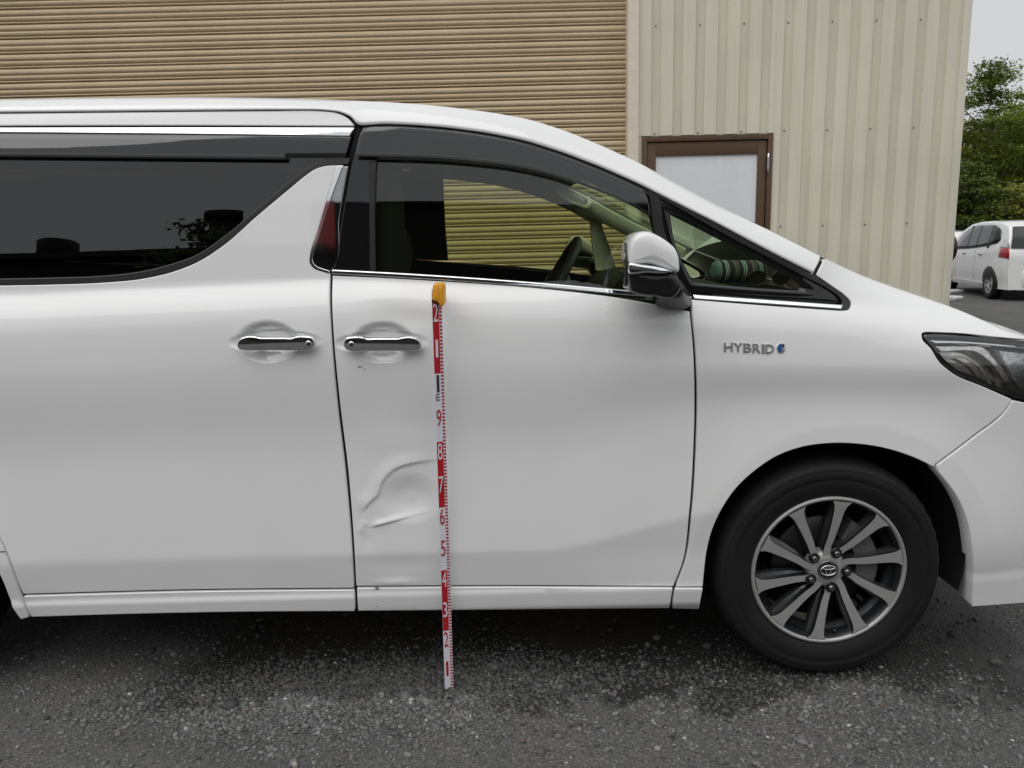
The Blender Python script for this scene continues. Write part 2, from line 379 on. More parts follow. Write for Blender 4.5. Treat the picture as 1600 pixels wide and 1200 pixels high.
def ground_mat():
    m = bpy.data.materials.new('gravel_asphalt'); m.use_nodes = True; n = m.node_tree; b = n.nodes['Principled BSDF']; L = n.links.new
    tc = n.nodes.new('ShaderNodeTexCoord')
    def noise(s, d=5, r=.6):
        q = n.nodes.new('ShaderNodeTexNoise'); q.inputs['Scale'].default_value = s; q.inputs['Detail'].default_value = d; q.inputs['Roughness'].default_value = r
        L(tc.outputs['Object'], q.inputs['Vector']); return q
    def ramp(src, stops):
        r = n.nodes.new('ShaderNodeValToRGB'); e = r.color_ramp.elements
        e[0].position, e[0].color = stops[0][0], (*stops[0][1], 1); e[1].position, e[1].color = stops[-1][0], (*stops[-1][1], 1)
        for p, c in stops[1:-1]: q = e.new(p); q.color = (*c, 1)
        L(src, r.inputs[0]); return r
    big = ramp(noise(1.7, 6).outputs['Fac'], [(.3, (.080, .079, .078)), (.55, (.108, .106, .104)), (.75, (.130, .122, .112))])
    sp = n.nodes.new('ShaderNodeTexVoronoi'); sp.inputs['Scale'].default_value = 170; L(tc.outputs['Object'], sp.inputs['Vector'])
    hsv = n.nodes.new('ShaderNodeSeparateColor'); L(sp.outputs['Color'], hsv.inputs[0])
    spr = ramp(hsv.outputs[0], [(.0, (.45, .45, .45)), (.6, (.9, .9, .9)), (.95, (1.25, 1.23, 1.2)), (1., (2.0, 1.95, 1.85))])
    mu = n.nodes.new('ShaderNodeMix'); mu.data_type = 'RGBA'; mu.blend_type = 'MULTIPLY'; mu.inputs['Factor'].default_value = .85
    L(big.outputs[0], mu.inputs['A']); L(spr.outputs[0], mu.inputs['B'])
    damp_shade, math_, mr = damp_shade_mask(n, tc, L)
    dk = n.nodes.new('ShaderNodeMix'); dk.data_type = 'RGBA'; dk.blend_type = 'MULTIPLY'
    L(damp_shade, dk.inputs['Factor']); L(mu.outputs['Result'], dk.inputs['A']); dk.inputs['B'].default_value = (.24, .235, .23, 1)  # ground colour darkened for damp, with under-van shade painted in
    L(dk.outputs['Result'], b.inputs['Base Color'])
    L(mr(damp_shade, 0, 1, .92, .55), b.inputs['Roughness'])
    bp = n.nodes.new('ShaderNodeBump'); bp.inputs['Strength'].default_value = .8; bp.inputs['Distance'].default_value = .006
    add = math_('ADD', math_('MULTIPLY', sp.outputs['Distance'], .7), noise(90, 4).outputs['Fac'])
    L(add, bp.inputs['Height']); L(bp.outputs[0], b.inputs['Normal'])
    MATS['ground'] = m; return m, 0
GM, _ = ground_mat()
# fine near patch with real undulation, joined to a sheet to the horizon
def ground():
    nx, ny = 150, 110
    xs = np.linspace(-5, 5, nx); ys = np.linspace(-3, 4.3, ny)
    X, Y = np.meshgrid(xs, ys, indexing='ij')
    Z = np.zeros_like(X)
    for i in range(nx):
        for j in range(ny):
            e = min(X[i, j]+5, 5-X[i, j], Y[i, j]+3, 4.3-Y[i, j]); Z[i, j] = -.0005*min(1, e)*abs(mnoise.noise(Vector((X[i, j]*2.2, Y[i, j]*2.2, 3))))
    V = np.stack([X, Y, Z], 2).reshape(-1, 3).tolist(); F = [(i*ny+j, (i+1)*ny+j, (i+1)*ny+j+1, i*ny+j+1) for i in range(nx-1) for j in range(ny-1)]
    k = len(V); V += [(-5, -3, 0), (5, -3, 0), (5, 4.3, 0), (-5, 4.3, 0), (-400, -400, 0), (400, -400, 0), (400, 400, 0), (-400, 400, 0)]
    for a, b in ((0, 1), (1, 2), (2, 3), (3, 0)): F.append((k+4+a, k+4+b, k+b, k+a))
    return tag(mesh_obj('ground', V, F, GM, None, True), kind='structure')
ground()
STONES = []
def stones():
    m = bpy.data.materials.new('stone'); m.use_nodes = True; n = m.node_tree; b = n.nodes['Principled BSDF']
    at = n.nodes.new('ShaderNodeAttribute'); at.attribute_name = 'stone_col'; b.inputs['Roughness'].default_value = .8; tc = n.nodes.new('ShaderNodeTexCoord'); damp_shade, _m, _r = damp_shade_mask(n, tc, n.links.new)
    dk = n.nodes.new('ShaderNodeMix'); dk.data_type = 'RGBA'; dk.blend_type = 'MULTIPLY'; n.links.new(damp_shade, dk.inputs['Factor']); n.links.new(at.outputs['Color'], dk.inputs['A']); dk.inputs['B'].default_value = (.55, .545, .54, 1); n.links.new(dk.outputs['Result'], b.inputs['Base Color'])  # stones darkened over the same area: damp, plus painted van shade
    bm = bmesh.new(); bmesh.ops.create_icosphere(bm, subdivisions=1, radius=1); bm.verts.ensure_lookup_table()
    bv = np.array([v.co[:] for v in bm.verts]); bf = np.array([[v.index for v in f.verts] for f in bm.faces]); bm.free()
    N1, N2, N3 = 70000, 13000, 420
    N = N1+N2+N3
    x = rng.uniform(-2.6, 2.4, N); y = rng.uniform(-1.0, 1.6, N)
    dr_ = [(-.62, -.04, .34, .11, 4200), (-.15, .06, .40, .10, 3200), (.45, -.10, .45, .12, 1600), (1.15, -.16, .40, .12, 1500), (-1.3, -.12, .4, .14, 900)]; i0 = N1
    for (cx, cy, sx, sy, k) in dr_: x[i0:i0+k] = rng.normal(cx, sx, k); y[i0:i0+k] = rng.normal(cy, sy, k); i0 += k
    k = 6000; x[:k] = rng.normal(-.4, .5, k); y[:k] = rng.normal(.0, .13, k)
    # gravel collects in drifts
    cl = np.array([mnoise.noise(Vector((a*1.6, b*2.2, 9)))+.5*mnoise.noise(Vector((a*6, b*6, 2))) for a, b in zip(x, y)])
    bias = np.exp(-((x+.45)/.80)**2-((y+.0)/.30)**2)*.85+np.exp(-((x-1.3)/.6)**2-((y+.1)/.3)**2)*.2
    thr = np.where(np.arange(N) < N1, .05, np.where(np.arange(N) < i0, -.35, .45)); keep = (cl+bias+rng.uniform(-.45, .45, N) > thr) | (np.arange(N) >= N1+N2)
    r = np.concatenate([rng.gamma(4, .00052, N1)+.0013, rng.gamma(3.5, .0009, N2)+.0030, rng.gamma(3, .0016, N3)+.0075])
    x, y, r = x[keep], y[keep], r[keep]; N = len(x)
    sq = np.stack([rng.uniform(.8, 1.35, N), rng.uniform(.7, 1.1, N), rng.uniform(.45, .8, N)], 1)*r[:, None]
    th = rng.uniform(0, 2*np.pi, N); c, s = np.cos(th), np.sin(th)
    jit = rng.uniform(.72, 1.22, (N, len(bv), 1)); P = bv[None]*jit*sq[:, None, :]
    tl = rng.normal(0, .25, N)[:, None]; P[:, :, 2] += P[:, :, 0]*tl
    V = np.stack([P[:, :, 0]*c[:, None]-P[:, :, 1]*s[:, None]+x[:, None], P[:, :, 0]*s[:, None]+P[:, :, 1]*c[:, None]+y[:, None], P[:, :, 2]+sq[:, 2:3]*.35-.0004], 2).reshape(-1, 3)
    F = (bf[None]+(np.arange(N)*len(bv))[:, None, None]).reshape(-1, 3)
    me = bpy.data.meshes.new('gravel'); me.vertices.add(len(V)); me.vertices.foreach_set('co', V.ravel())
    me.loops.add(F.size); me.loops.foreach_set('vertex_index', F.ravel().astype(np.int32))
    me.polygons.add(len(F)); me.polygons.foreach_set('loop_start', np.arange(0, F.size, 3, dtype=np.int32)); me.update(); me.validate()
    g = rng.normal(.125, .040, N).clip(.05, .30); lt = rng.random(N); g = np.where(lt > .985, rng.uniform(.26, .5, N), g)
    tint = np.stack([g*rng.uniform(.96, 1.06, N), g, g*rng.uniform(.90, 1.06, N), np.ones(N)], 1)
    br = rng.random(N) > .996; tint[br, :3] = np.array([.15, .095, .065])*rng.uniform(.7, 1.3, (br.sum(), 1))
    a = me.attributes.new('stone_col', 'FLOAT_COLOR', 'POINT'); a.data.foreach_set('color', np.repeat(tint, len(bv), 0).astype(np.float32).ravel())
    me.materials.append(m); o = bpy.data.objects.new('gravel', me); link(o)
    tag(o, 'loose grey gravel strewn over the dark asphalt by the van', 'gravel', kind='stuff')
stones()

# ================================================================== WAREHOUSE BEHIND THE VAN
BY = 3.25
SLATM = mat('shutter_paint', (.54, .425, .27), .5, 0, var=.06, scale=6)
SIDM = mat('cream_siding', (.70, .662, .54), .5, 0, var=.035, scale=2.5)
POSTM = mat('cream_post', (.74, .67, .54), .5, 0, var=.04)
BROWN = mat('bronze_aluminium', (.115, .068, .040), .42, .25, var=.06)
DOORW = mat('door_panel_white', (.78, .79, .82), .5, 0, var=.02)
SCREWM = mat('screw_zinc', (.22, .20, .18), .5, .6, var=.2)
def weather(m, stretch, amt, rnd=0.):
    """streaks of old dirt run along one direction; slats and sheets differ a little from piece to piece"""
    n = m.node_tree; b = n.nodes['Principled BSDF']; L = n.links.new; src = b.inputs['Base Color'].links[0].from_socket
    tc = n.nodes.new('ShaderNodeTexCoord'); mp = n.nodes.new('ShaderNodeMapping'); mp.inputs['Scale'].default_value = stretch; L(tc.outputs['Object'], mp.inputs['Vector'])
    oi = n.nodes.new('ShaderNodeObjectInfo'); ad = n.nodes.new('ShaderNodeVectorMath'); ad.operation = 'ADD'; cmb = n.nodes.new('ShaderNodeCombineXYZ')
    m9 = n.nodes.new('ShaderNodeMath'); m9.operation = 'MULTIPLY'; m9.inputs[1].default_value = 37; L(oi.outputs['Random'], m9.inputs[0]); L(m9.outputs[0], cmb.inputs[0]); L(m9.outputs[0], cmb.inputs[2])
    L(mp.outputs[0], ad.inputs[0]); L(cmb.outputs[0], ad.inputs[1])
    nz = n.nodes.new('ShaderNodeTexNoise'); nz.inputs['Scale'].default_value = 1; nz.inputs['Detail'].default_value = 7; nz.inputs['Roughness'].default_value = .65; L(ad.outputs[0], nz.inputs['Vector'])
    mr = n.nodes.new('ShaderNodeMapRange'); mr.inputs[1].default_value = .35; mr.inputs[2].default_value = .70; mr.inputs[3].default_value = 1.0+amt*.3; mr.inputs[4].default_value = 1-amt; L(nz.outputs['Fac'], mr.inputs[0])
    r2 = n.nodes.new('ShaderNodeMapRange'); r2.inputs[3].default_value = 1-rnd; r2.inputs[4].default_value = 1+rnd; L(oi.outputs['Random'], r2.inputs[0])
    mm = n.nodes.new('ShaderNodeMath'); mm.operation = 'MULTIPLY'; L(mr.outputs[0], mm.inputs[0]); L(r2.outputs[0], mm.inputs[1])
    ml = n.nodes.new('ShaderNodeMix'); ml.data_type = 'RGBA'; ml.blend_type = 'MULTIPLY'; ml.inputs['Factor'].default_value = 1; L(src, ml.inputs['A']); L(mm.outputs[0], ml.inputs['B']); L(ml.outputs['Result'], b.inputs['Base Color'])
weather(SLATM, (2.0, 4, 30), .10, .035); weather(SIDM, (28, 4, 1.3), .09, .015); weather(DOORW, (9, 9, 1.2), .05)
bld = tag(empty('warehouse', (0, BY, 0)), 'cream metal warehouse with tan roller shutter and brown framed door behind the van', 'building')
def bpart(o): o.parent = bld; o.location = Vector(o.location)-Vector((0, BY, 0)); return o
xpl = atY(980, 120, BY)[0]; xpr = atY(997, 120, BY)[0]; xc = atY(1494, 150, BY)[0]
dtl = atY(1003, 213, BY); dtr = atY(1208, 210, BY); DZ = .5*(dtl[2]+dtr[2])
p_sl = (atY(600, 23.3, BY+.07)[2]-atY(600, 138, BY+.07)[2])/5; z_ref = atY(600, 138, BY+.07)[2]
XS0 = -5.2
shut = bpart(empty('roller_shutter', (0, BY, 0)))
prof = []
for t, y in ((0, .012), (.02, .003), (.06, -.001), (.10, .000), (.135, .004), (.15, .011), (.165, .007), (.19, .002), (.28, -.004), (.38, -.005), (.47, -.002), (.50, .003), (.515, .007), (.535, .003), (.57, -.003), (.68, -.006), (.80, -.004), (.90, .001), (.945, .007), (.96, .015), (.99, .017)):
    prof.append((t*p_sl, y))
def slat_mesh():
    v = []; f = []; nx = 2
    xs = [XS0, xpl+.02]
    for xx in xs:
        for (z, y) in prof: v.append((xx, y+.07, z))
        for (z, y) in prof: v.append((xx, y+.072, z))
    k = len(prof)
    for j in range(k-1): f.append((j, 2*k+j, 2*k+j+1, j+1)); f.append((k+j, k+j+1, 3*k+j+1, 3*k+j))
    me = bpy.data.meshes.new('slat'); me.from_pydata(v, [], f); me.shade_smooth(); me.set_sharp_from_angle(angle=R(50)); me.materials.append(SLATM); return me
sm = slat_mesh(); k0 = int(z_ref/p_sl)
for k in range(-k0, 18):
    z = z_ref+k*p_sl
    if z < 0: continue
    o = bpy.data.objects.new('slat', sm); link(o, shut); o.location = (0, rng.normal(0, .0006), z)
boxo('bottom_rail', XS0, xpl+.02, .055, .10, .0, z_ref-int(z_ref/p_sl)*p_sl-.004, SLATM, shut)
o = boxo('shutter_post', xpl, xpr, -.03, .12, 0, 4.2, POSTM, bld)
o = boxo('shutter_post', XS0-.1, XS0, -.012, .12, 0, 4.2, POSTM, bld)
# ribbed siding, panel by panel
pr = (atY(1476, 37, BY)[0]-atY(1026, 37, BY)[0])/13; g0 = atY(1026, 37, BY)[0]
def sid_panel(x0, x1, z0, z1, name='siding_panel'):
    kk = round((x0-g0)/pr); dd_ = abs(x0-(g0+kk*pr)); pts = [(x0, .0285 if dd_ < .022 else 0.0)]
    k = math.ceil((x0-g0)/pr-.5)
    while True:
        c = g0+k*pr
        if c-.036 > x1: break
        for dx, dy in ((-.036, 0), (-.032, .0014), (-.025, .0265), (-.022, .0285), (.022, .0285), (.025, .0265), (.032, .0014), (.036, 0)):
            if x0 < c+dx < x1: pts.append((c+dx, dy))
        k += 1
    pts.append((x1, pts[-1][1])); v = []; f = []
    for (x, y) in pts: v += [(x, y, z0), (x, y, z1)]
    for i in range(len(pts)-1): f.append((2*i, 2*i+2, 2*i+3, 2*i+1))
    n = len(v)
    for (x, y) in pts: v += [(x, y+.003, z0), (x, y+.003, z1)]
    for i in range(len(pts)-1): f.append((n+2*i, n+2*i+1, n+2*i+3, n+2*i+2))
    f += [(0, 1, n+1, n), (n-2, 2*n-2, 2*n-1, n-1)]
    o = mesh_obj(name, v, f, SIDM, bld); return o
DX0, DX1 = dtl[0], dtr[0]; ZT = 4.2
seams = [xpr]+[g0+(2+4*i)*pr-.012 for i in range(8) if xpr < g0+(2+4*i)*pr < xc-.05]+[xc]
for a, b in zip(seams[:-1], seams[1:]):
    a2, b2 = a+.0001, b-.0001
    if b2 <= DX1+.001: sid_panel(a2, b2, DZ+.006, ZT)
    elif a2 >= DX1: sid_panel(a2, b2, 0, ZT)
    else: sid_panel(a2, DX1+.002, DZ+.006, ZT); sid_panel(DX1+.0025, b2, 0, ZT)
boxo('door_jamb_strip', xpr+.0005, DX0-.001, .004, .055, 0, DZ+.005, SIDM, bld)
boxo('corner_flashing', xc+.0005, xc+.055, -.016, .04, 0, ZT+.02, SIDM, bld, .004)
boxo('seam_cover', xc-.006, xc+.0, -.002, .004, 0, ZT, POSTM, bld)
bm = bmesh.new()
for (sy) in (34, 204, 354):
    for i in range(0, 14, 2):
        x = g0+i*pr; z = atY(1250, sy-1, BY)[2]
        if DX0-.02 < x < DX1+.02 and z < DZ: continue
        r = bmesh.ops.create_cone(bm, cap_ends=True, segments=6, radius1=.006, radius2=.005, depth=.006)
        bmesh.ops.transform(bm, verts=r['verts'], matrix=Matrix.Translation((x, .0255, z)) @ Matrix.Rotation(R(90), 4, 'X'))
o = bm_obj('screw_heads', bm, SCREWM, bld); o['kind'] = 'stuff'
boxo('back_wall', xpr+.001, xc+.04, .06, .09, 0, ZT, SIDM, bld); boxo('back_wall', XS0-.1, xpr, .13, .16, 0, ZT, DARK, bld)
boxo('end_wall', xc+.02, xc+.05, .17, 9.0, 0, ZT, SIDM, bld)
boxo('roof_slab', XS0-.3, xc+.15, -.25, 9.2, ZT+.03, ZT+.15, SIDM, bld)
# brown framed door
dr = bpart(empty('side_door', (0, BY, 0)))
def bx0(px): return atY(px, 225, BY)[0]
fw = .034
boxo('frame_jamb', DX0, DX0+fw, -.012, .07, 0, DZ, BROWN, dr, .002); boxo('frame_jamb', DX1-fw, DX1, -.012, .07, 0, DZ, BROWN, dr, .002)
boxo('frame_head', DX0+fw+.0005, DX1-fw-.0005, -.012, .07, DZ-fw, DZ, BROWN, dr, .002)
lx0, lx1 = DX0+fw+.004, DX1-fw-.004; lz1 = DZ-fw-.005; st = .058
boxo('leaf_stile', lx0, lx0+st, .004, .05, .01, lz1, BROWN, dr, .002); boxo('leaf_stile', lx1-st, lx1, .004, .05, .01, lz1, BROWN, dr, .002)
boxo('leaf_rail', lx0+st+.0005, lx1-st-.0005, .004, .05, lz1-.088, lz1, BROWN, dr, .002); boxo('leaf_rail', lx0+st+.0005, lx1-st-.0005, .004, .05, .01, .14, BROWN, dr, .002)
boxo('door_panel', lx0+st+.001, lx1-st-.001, .018, .04, .141, lz1-.0885, DOORW, dr)
hz = atY(1201, 255, BY)[2]
for z in (hz, .3):
    lathe = tube('hinge', [(DX1-fw+.001, -.018, z-.065+i*.0325) for i in range(5)], .0065, CHROME, dr, 8)
tube('door_handle', [(lx0+.03, .0, .95), (lx0+.03, -.05, .95), (lx0+.12, -.05, .95)], .01, CHROME, dr, 8)

# ================================================================== THE WHITE VAN
van = tag(empty('white_van', (XW, YC, 0)), 'large white minivan with dented front door and smoked window visors', 'van')
VAN_OFF = Vector((XW, YC, 0))
_made_before = set(bpy.data.objects)
V_ = None      # parts are made in world space with no parent and adopted at the end of the section
def part(name): return empty(name)
PARENT = {}
def own(parent, *obs):
    for o in obs: PARENT[o.name] = parent
    return obs[0]

# ---- door, fender and quarter skins
def shrink(s): return s
gapL = [(519.8, 431), (518.8, 460), (521.3, 520), (530.3, 620), (544.8, 740), (553.3, 850), (556.8, 915.5)]
gapR = [(1052, 916), (1066, 880), (1077, 800), (1083.5, 700), (1085, 600), (1082.5, 540), (1077.5, 487)]
fd = part('front_door')
_d = sxz([(540, 690), (720, 900), (520, 440), (700, 620)]); _h = sxz([(340, 590), (510, 480)])
fine_fd = [(_d[0][0], _d[1][0], _d[1][1], _d[0][1], .0026), (_d[2][0], _d[3][0], _d[3][1], _d[2][1]-.005, .006)]
skin = panel('door_skin', [gapL, [(556.8, 915.5), (800, 914.5), (1052, 916)], gapR, [(1077.5, 487), (980, 468), (850, 451.5), (700, 440.5), (600, 434.5), (519.8, 431)]], PAINT, fd, fine=fine_fd)
mld = panel('door_moulding', [[(557.8, 919.5), (559.5, 954.5)], [(559.5, 954.5), (700, 953.5), (850, 952), (1046, 950.5)], [(1046, 950.5), (1051, 919.5)], [(1051, 919.5), (800, 918), (557.8, 919.5)]], PAINT, fd, off=-.002, depth=.05)
sdr = part('sliding_door')
gapS = [(515.2, 428), (514.2, 460), (516.7, 520), (525.2, 620), (539.2, 740), (548.7, 850), (552.7, 918.5)]
fine_sd = [(_h[0][0], _h[1][0], _h[0][1], _h[1][1], .006)]
winlow = [(-420, 436), (-200, 446), (0, 446.5), (80, 445), (160, 442), (222, 436), (270, 425), (310, 409), (350, 383), (400, 339), (450, 297), (478, 274), (492, 264.5), (508, 259.5), (527, 258.5)]
gsh = [(527, 258.5), (511, 308), (494, 365), (484, 398), (483.5, 410), (490, 419), (502, 424), (515.2, 428)]
sskin = panel('door_skin', [[(-420, 436), (-420, 500)], [(-420, 500), (-330, 640), (-130, 730), (-50, 785), (0, 839), (13, 868), (27, 905), (36, 928)], [(36, 928), (300, 921), (552.7, 918.5)], gapS[::-1], gsh[::-1], winlow[::-1]], PAINT, sdr, fine=fine_sd)
smld = panel('door_moulding', [[(37, 932), (41, 948), (49, 964)], [(49, 964), (200, 959.5), (380, 956), (554, 955)], [(554, 955), (552.5, 922.5)], [(552.5, 922.5), (300, 925), (37, 932)]], PAINT, sdr, off=-.002, depth=.05)
fen = part('front_fender')
gapF = [(1081.5, 489), (1087, 540), (1090, 600), (1088.5, 700), (1082, 800), (1070.5, 880), (1056.5, 917)]
arch = [(1098, 930), (1099, 905), (1103, 868), (1112, 830), (1128, 795), (1150, 763), (1180, 735), (1215, 712), (1255, 698), (1297, 692.5), (1345, 694), (1390, 702), (1430, 715.5), (1460, 730)]
ftop = [(1276, 430), (1289, 405)], [(1289, 405), (1350, 433), (1410, 456), (1460, 473), (1505, 489), (1545, 506), (1580, 522), (1608, 531)]
fskin = panel('fender_skin', [gapF, [(1056.5, 917), (1098, 916.5)], arch[1:], [(1460, 730), (1461, 725.5)], [(1461, 725.5), (1520, 681), (1572, 638), (1581, 624)],
    [(1581, 624), (1540, 606), (1488, 583), (1468, 566), (1454, 544), (1441, 529), (1441, 521), (1452, 519)], [(1452, 519), (1500, 521), (1560, 527), (1608, 531)], ftop[1][::-1], ftop[0][::-1],
    [(1276, 430), (1300, 447), (1322, 463), (1331, 474), (1328, 484), (1315, 486)], [(1315, 486), (1200, 478), (1081.5, 468.5)], [(1081.5, 468.5), (1081.5, 489)]], PAINT, fen)
panel('fender_moulding', [[(1056, 920), (1051, 951)], [(1051, 951), (1092, 952)], [(1092, 952), (1098, 920)], [(1098, 920), (1056, 920)]], PAINT, fen, off=-.002, depth=.05)
bump = part('front_bumper')
panel('bumper_skin', [[(1466.5, 737), (1495, 775), (1512, 815), (1519.5, 860), (1519, 948)], [(1519, 948), (1570, 944.5), (1640, 939), (1668, 936.5)], [(1668, 936.5), (1668, 644)], [(1668, 644), (1640, 638), (1583, 626)], [(1583, 626), (1574.5, 640), (1522, 684), (1463.5, 728)], [(1463.5, 728), (1467, 737)]], PAINT, bump, depth=.06)
rq = part('rear_quarter')
a0 = [(-2.02+.452*math.cos(t), ZW+.452*math.sin(t)) for t in np.linspace(.10, math.pi+.12, 26)]
q0 = outline([[( -420, 500), (-330, 640), (-130, 730), (-50, 785), (-2, 840), (9, 860)]])
qs = sxz([(-424, 440), (-424, 500), (-334, 643), (-134, 734), (-54, 789), (-4, 843), (9, 872), (23, 908), (33, 935), (45, 964)])
panel('quarter_skin', [('w', [tuple(q) for q in qs]), ('w', [tuple(qs[-1]), (-1.548, .262)]), ('w', [(-1.548, .262), (-1.560, .30), a0[0]]), ('w', a0), ('w', [a0[-1], (-2.85, .26)]), ('w', [(-2.85, .26), (-2.93, .7), (-2.88, 1.28)]), ('w', [(-2.88, 1.28), tuple(qs[0])])], PAINT, rq, res=.02, depth=.05)
_xq = float(sxz([(-421, 440)])[0][0]); panel('pillar_skin', [('w', [(_xq, 1.285), (_xq+.02, 1.50), (_xq+.01, 1.735)]), ('w', [(_xq+.01, 1.735), (-2.86, 1.725)]), ('w', [(-2.86, 1.725), (-2.90, 1.5), (-2.885, 1.285)]), ('w', [(-2.885, 1.285), (_xq, 1.285)])], PAINT, rq, res=.03, depth=.05)
panel('seam_line', [[(-60, 862.5), (8, 861.5)], [(8, 861.5), (8, 863)], [(8, 863), (-60, 864)]], RUBBER, rq, off=-.0006, edge=.0002, depth=.001)

# ---- roof rails, A pillars, roof, windshield
ST = [  # photograph x,y of lower edge  ->  silhouette
 (-800,182,-800,162),(-560,178,-560,158),(-200,177,-200,157),(0,175,0,155),(150,173.5,150,153),(300,172,300,152),(420,171,420,153),(500,171,500,155),(530,174,532,156.5),(548,181.5,555,157.5),(560,196,578,158.5),
 (600,193,612,160),(650,195,662,163.5),(700,199,712,168.5),(760,207,770,176),(820,219,830,187),(880,238,888,206),(940,261,942,228.5),(1000,287.5,1000,255),(1050,313,1051,284),(1120,348,1118,320),(1200,391,1196,357),(1274,428.5,1287,403)]
st = np.array(ST, float); tt = np.linspace(0, len(st)-1, 150)
def rs(col): 
    q = np.stack([np.arange(len(st)), st[:, col]], 1); c = []
    for t in tt:
        i = min(int(t), len(st)-2); f = t-i; p0, p1, p2, p3 = st[max(i-1, 0), col], st[i, col], st[i+1, col], st[min(i+2, len(st)-1), col]
        c.append(p1*(1-f)+p2*f)
    c = np.array(c); kk = np.array([1, 2, 3, 2, 1.])/9; cp = np.pad(c, 2, mode='edge'); return np.convolve(cp, kk, 'valid')
Lp = np.stack([rs(0), rs(1)], 1); Up = np.stack([rs(2), rs(3)], 1)
LW = S(Lp); dyU = .062+0*tt
UW = np.array([atY(u[0], u[1], l[1]+d) for u, l, d in zip(Up, LW, dyU)])
sec = []
for L_, U_ in zip(LW, UW):
    C1 = np.array([U_[0]*.6+L_[0]*.4, L_[1]+.018, U_[2]*.66+L_[2]*.34]); row = [L_+np.array([0, .03, -.002]), L_+np.array([0, .002, -.0006])]
    for t in np.linspace(0, 1, 9): row.append(L_*(1-t)**2+C1*2*t*(1-t)+U_*t*t)
    sec.append(row)
sec = np.array(sec)
pil = grid_obj('roof_rail', sec, PAINT, None, True, flip=True); pil2 = grid_obj('roof_rail', flipY(sec), PAINT, None, True)
iW = int(np.argmin(np.abs(LW[:, 0]-.30)))          # windshield header station
def cross(U_, bow, crown, n=15, z0=0.):
    out = []
    for s in np.linspace(0, 1, n):
        w = 1-(1-s)**2; out.append((U_[0]+bow*w, U_[1]+s*(YC-U_[1]), U_[2]+crown*w+z0))
    return out+[tuple(flipY(np.array(p))) for p in out[::-1][1:]]
rf = []
for i in range(0, iW+1): k = ss(iW-40, iW, i); rf.append(cross(UW[i], .10*float(k), .05-.02*float(k)))
roof = grid_obj('roof', rf, PAINT, None, True, flip=True)
wsh = []
for i in range(iW, len(UW)): k = (i-iW)/(len(UW)-1-iW); wsh.append(cross(UW[i], .10+.10*k, .03*(1-k)-.01*k, z0=-.003))
wind = grid_obj('windshield', wsh, GWIND, None, True, flip=True)
lin = []
for i in range(0, iW-2):
    c = cross(UW[i]+np.array([0, -.012, -.045]), .10*float(ss(iW-40, iW, i)), .04); l = LW[i]+np.array([0, .045, -.03]); r_ = flipY(l)
    lin.append([tuple(l)]+c+[tuple(r_)])
lining = grid_obj('headliner', lin, BEIGE, None, True)
def pillar_trim(mir):
    g = []
    for i in range(iW-8, len(UW)-2):
        l = LW[i]+np.array([-.012, .03, -.028]); u = UW[i]+np.array([-.01, .03, -.012]); m_ = l+np.array([0, .045, .004])
        row = np.array([l, l*.4+m_*.6+np.array([0, .01, -.004]), m_, u+np.array([0, .02, -.01]), u]); g.append(flipY(row) if mir else row)
    return grid_obj('pillar_trim', g, BEIGE, None, True, flip=mir)
pt1, pt2 = pillar_trim(False), pillar_trim(True)
# hood and nose
FT = S(catmull(ftop[1], 5.)); hood = []
ext = [FT[-1]+np.array([dx, .10*dx+.6*dx*dx, -.24*dx-.9*dx*dx]) for dx in (.03, .08, .14, .20, .26)]
HT = np.vstack([FT, ext])
for i, p in enumerate(HT):
    row = []; k = i/(len(HT)-1)
    for s in np.linspace(0, 1, 16): 
        w = 1-(1-s)**2; row.append((p[0]+.10*w*k, p[1]+s*(YC-p[1]), p[2]+.002+(.055-.02*k)*w))
    hood.append([(p[0], p[1], p[2]-.03)]+row+[tuple(flipY(np.array(q))) for q in row[::-1][1:]])
hoodo = grid_obj('hood', hood, PAINT, None, True, flip=True)
nose = []
for z, x1 in ((.235, 1.76), (.25, 1.80), (.30, 1.845), (.45, 1.87), (.65, 1.875), (.85, 1.86), (.95, 1.83), (.985, 1.79)):
    xb = 1.545; yb = float(side(xb, max(z, .25), False))+.004; row = []
    for t in np.linspace(0, math.pi/2, 22): row.append((xb+(x1-xb)*math.sin(t), yb+(YC-yb)*(1-math.cos(t)), z))
    nose.append(row+[tuple(flipY(np.array(q))) for q in row[::-1][1:]])
noseo = grid_obj('front_fascia', nose, PAINT, None, True)
cowl = boxo('cowl_panel', 1.00, 1.12, .22, 2*YC-.22, 1.08, 1.17, BLK)

# ---- garnish strips above the sliding door window
panel('drip_moulding', [[(-420, 179), (0, 177.5), (150, 176), (300, 174.5), (420, 173.5), (500, 173.5), (526, 176.5), (543, 184.5), (554, 196.5)], [(554, 196.5), (300, 195.5), (0, 196), (-420, 198)], [(-420, 198), (-420, 179)]], PAINT, sdr, off=.004)
panel('chrome_trim', [[(-420, 200), (0, 199.2), (300, 198.8), (553.5, 199.2)], [(553.5, 199.2), (546, 213.2)], [(546, 213.2), (400, 211), (200, 208.8), (0, 207.2), (-420, 207)], [(-420, 207), (-420, 200)]], CHROME, sdr, off=-.002, res=.01, edge=.003)
rgl = panel('window_glass', [[(-420, 206), (0, 206), (300, 209), (548, 213)], [(548, 213), (537, 256)], [(537, 256), (520, 255), (505, 254), (490, 258), (476, 267), (448, 291), (398, 333), (348, 376), (308, 402), (268, 417), (220, 428), (160, 434.5), (80, 438), (0, 440), (-200, 440), (-420, 430)], [(-420, 430), (-420, 206)]], GREAR, sdr, off=.008, res=.03)
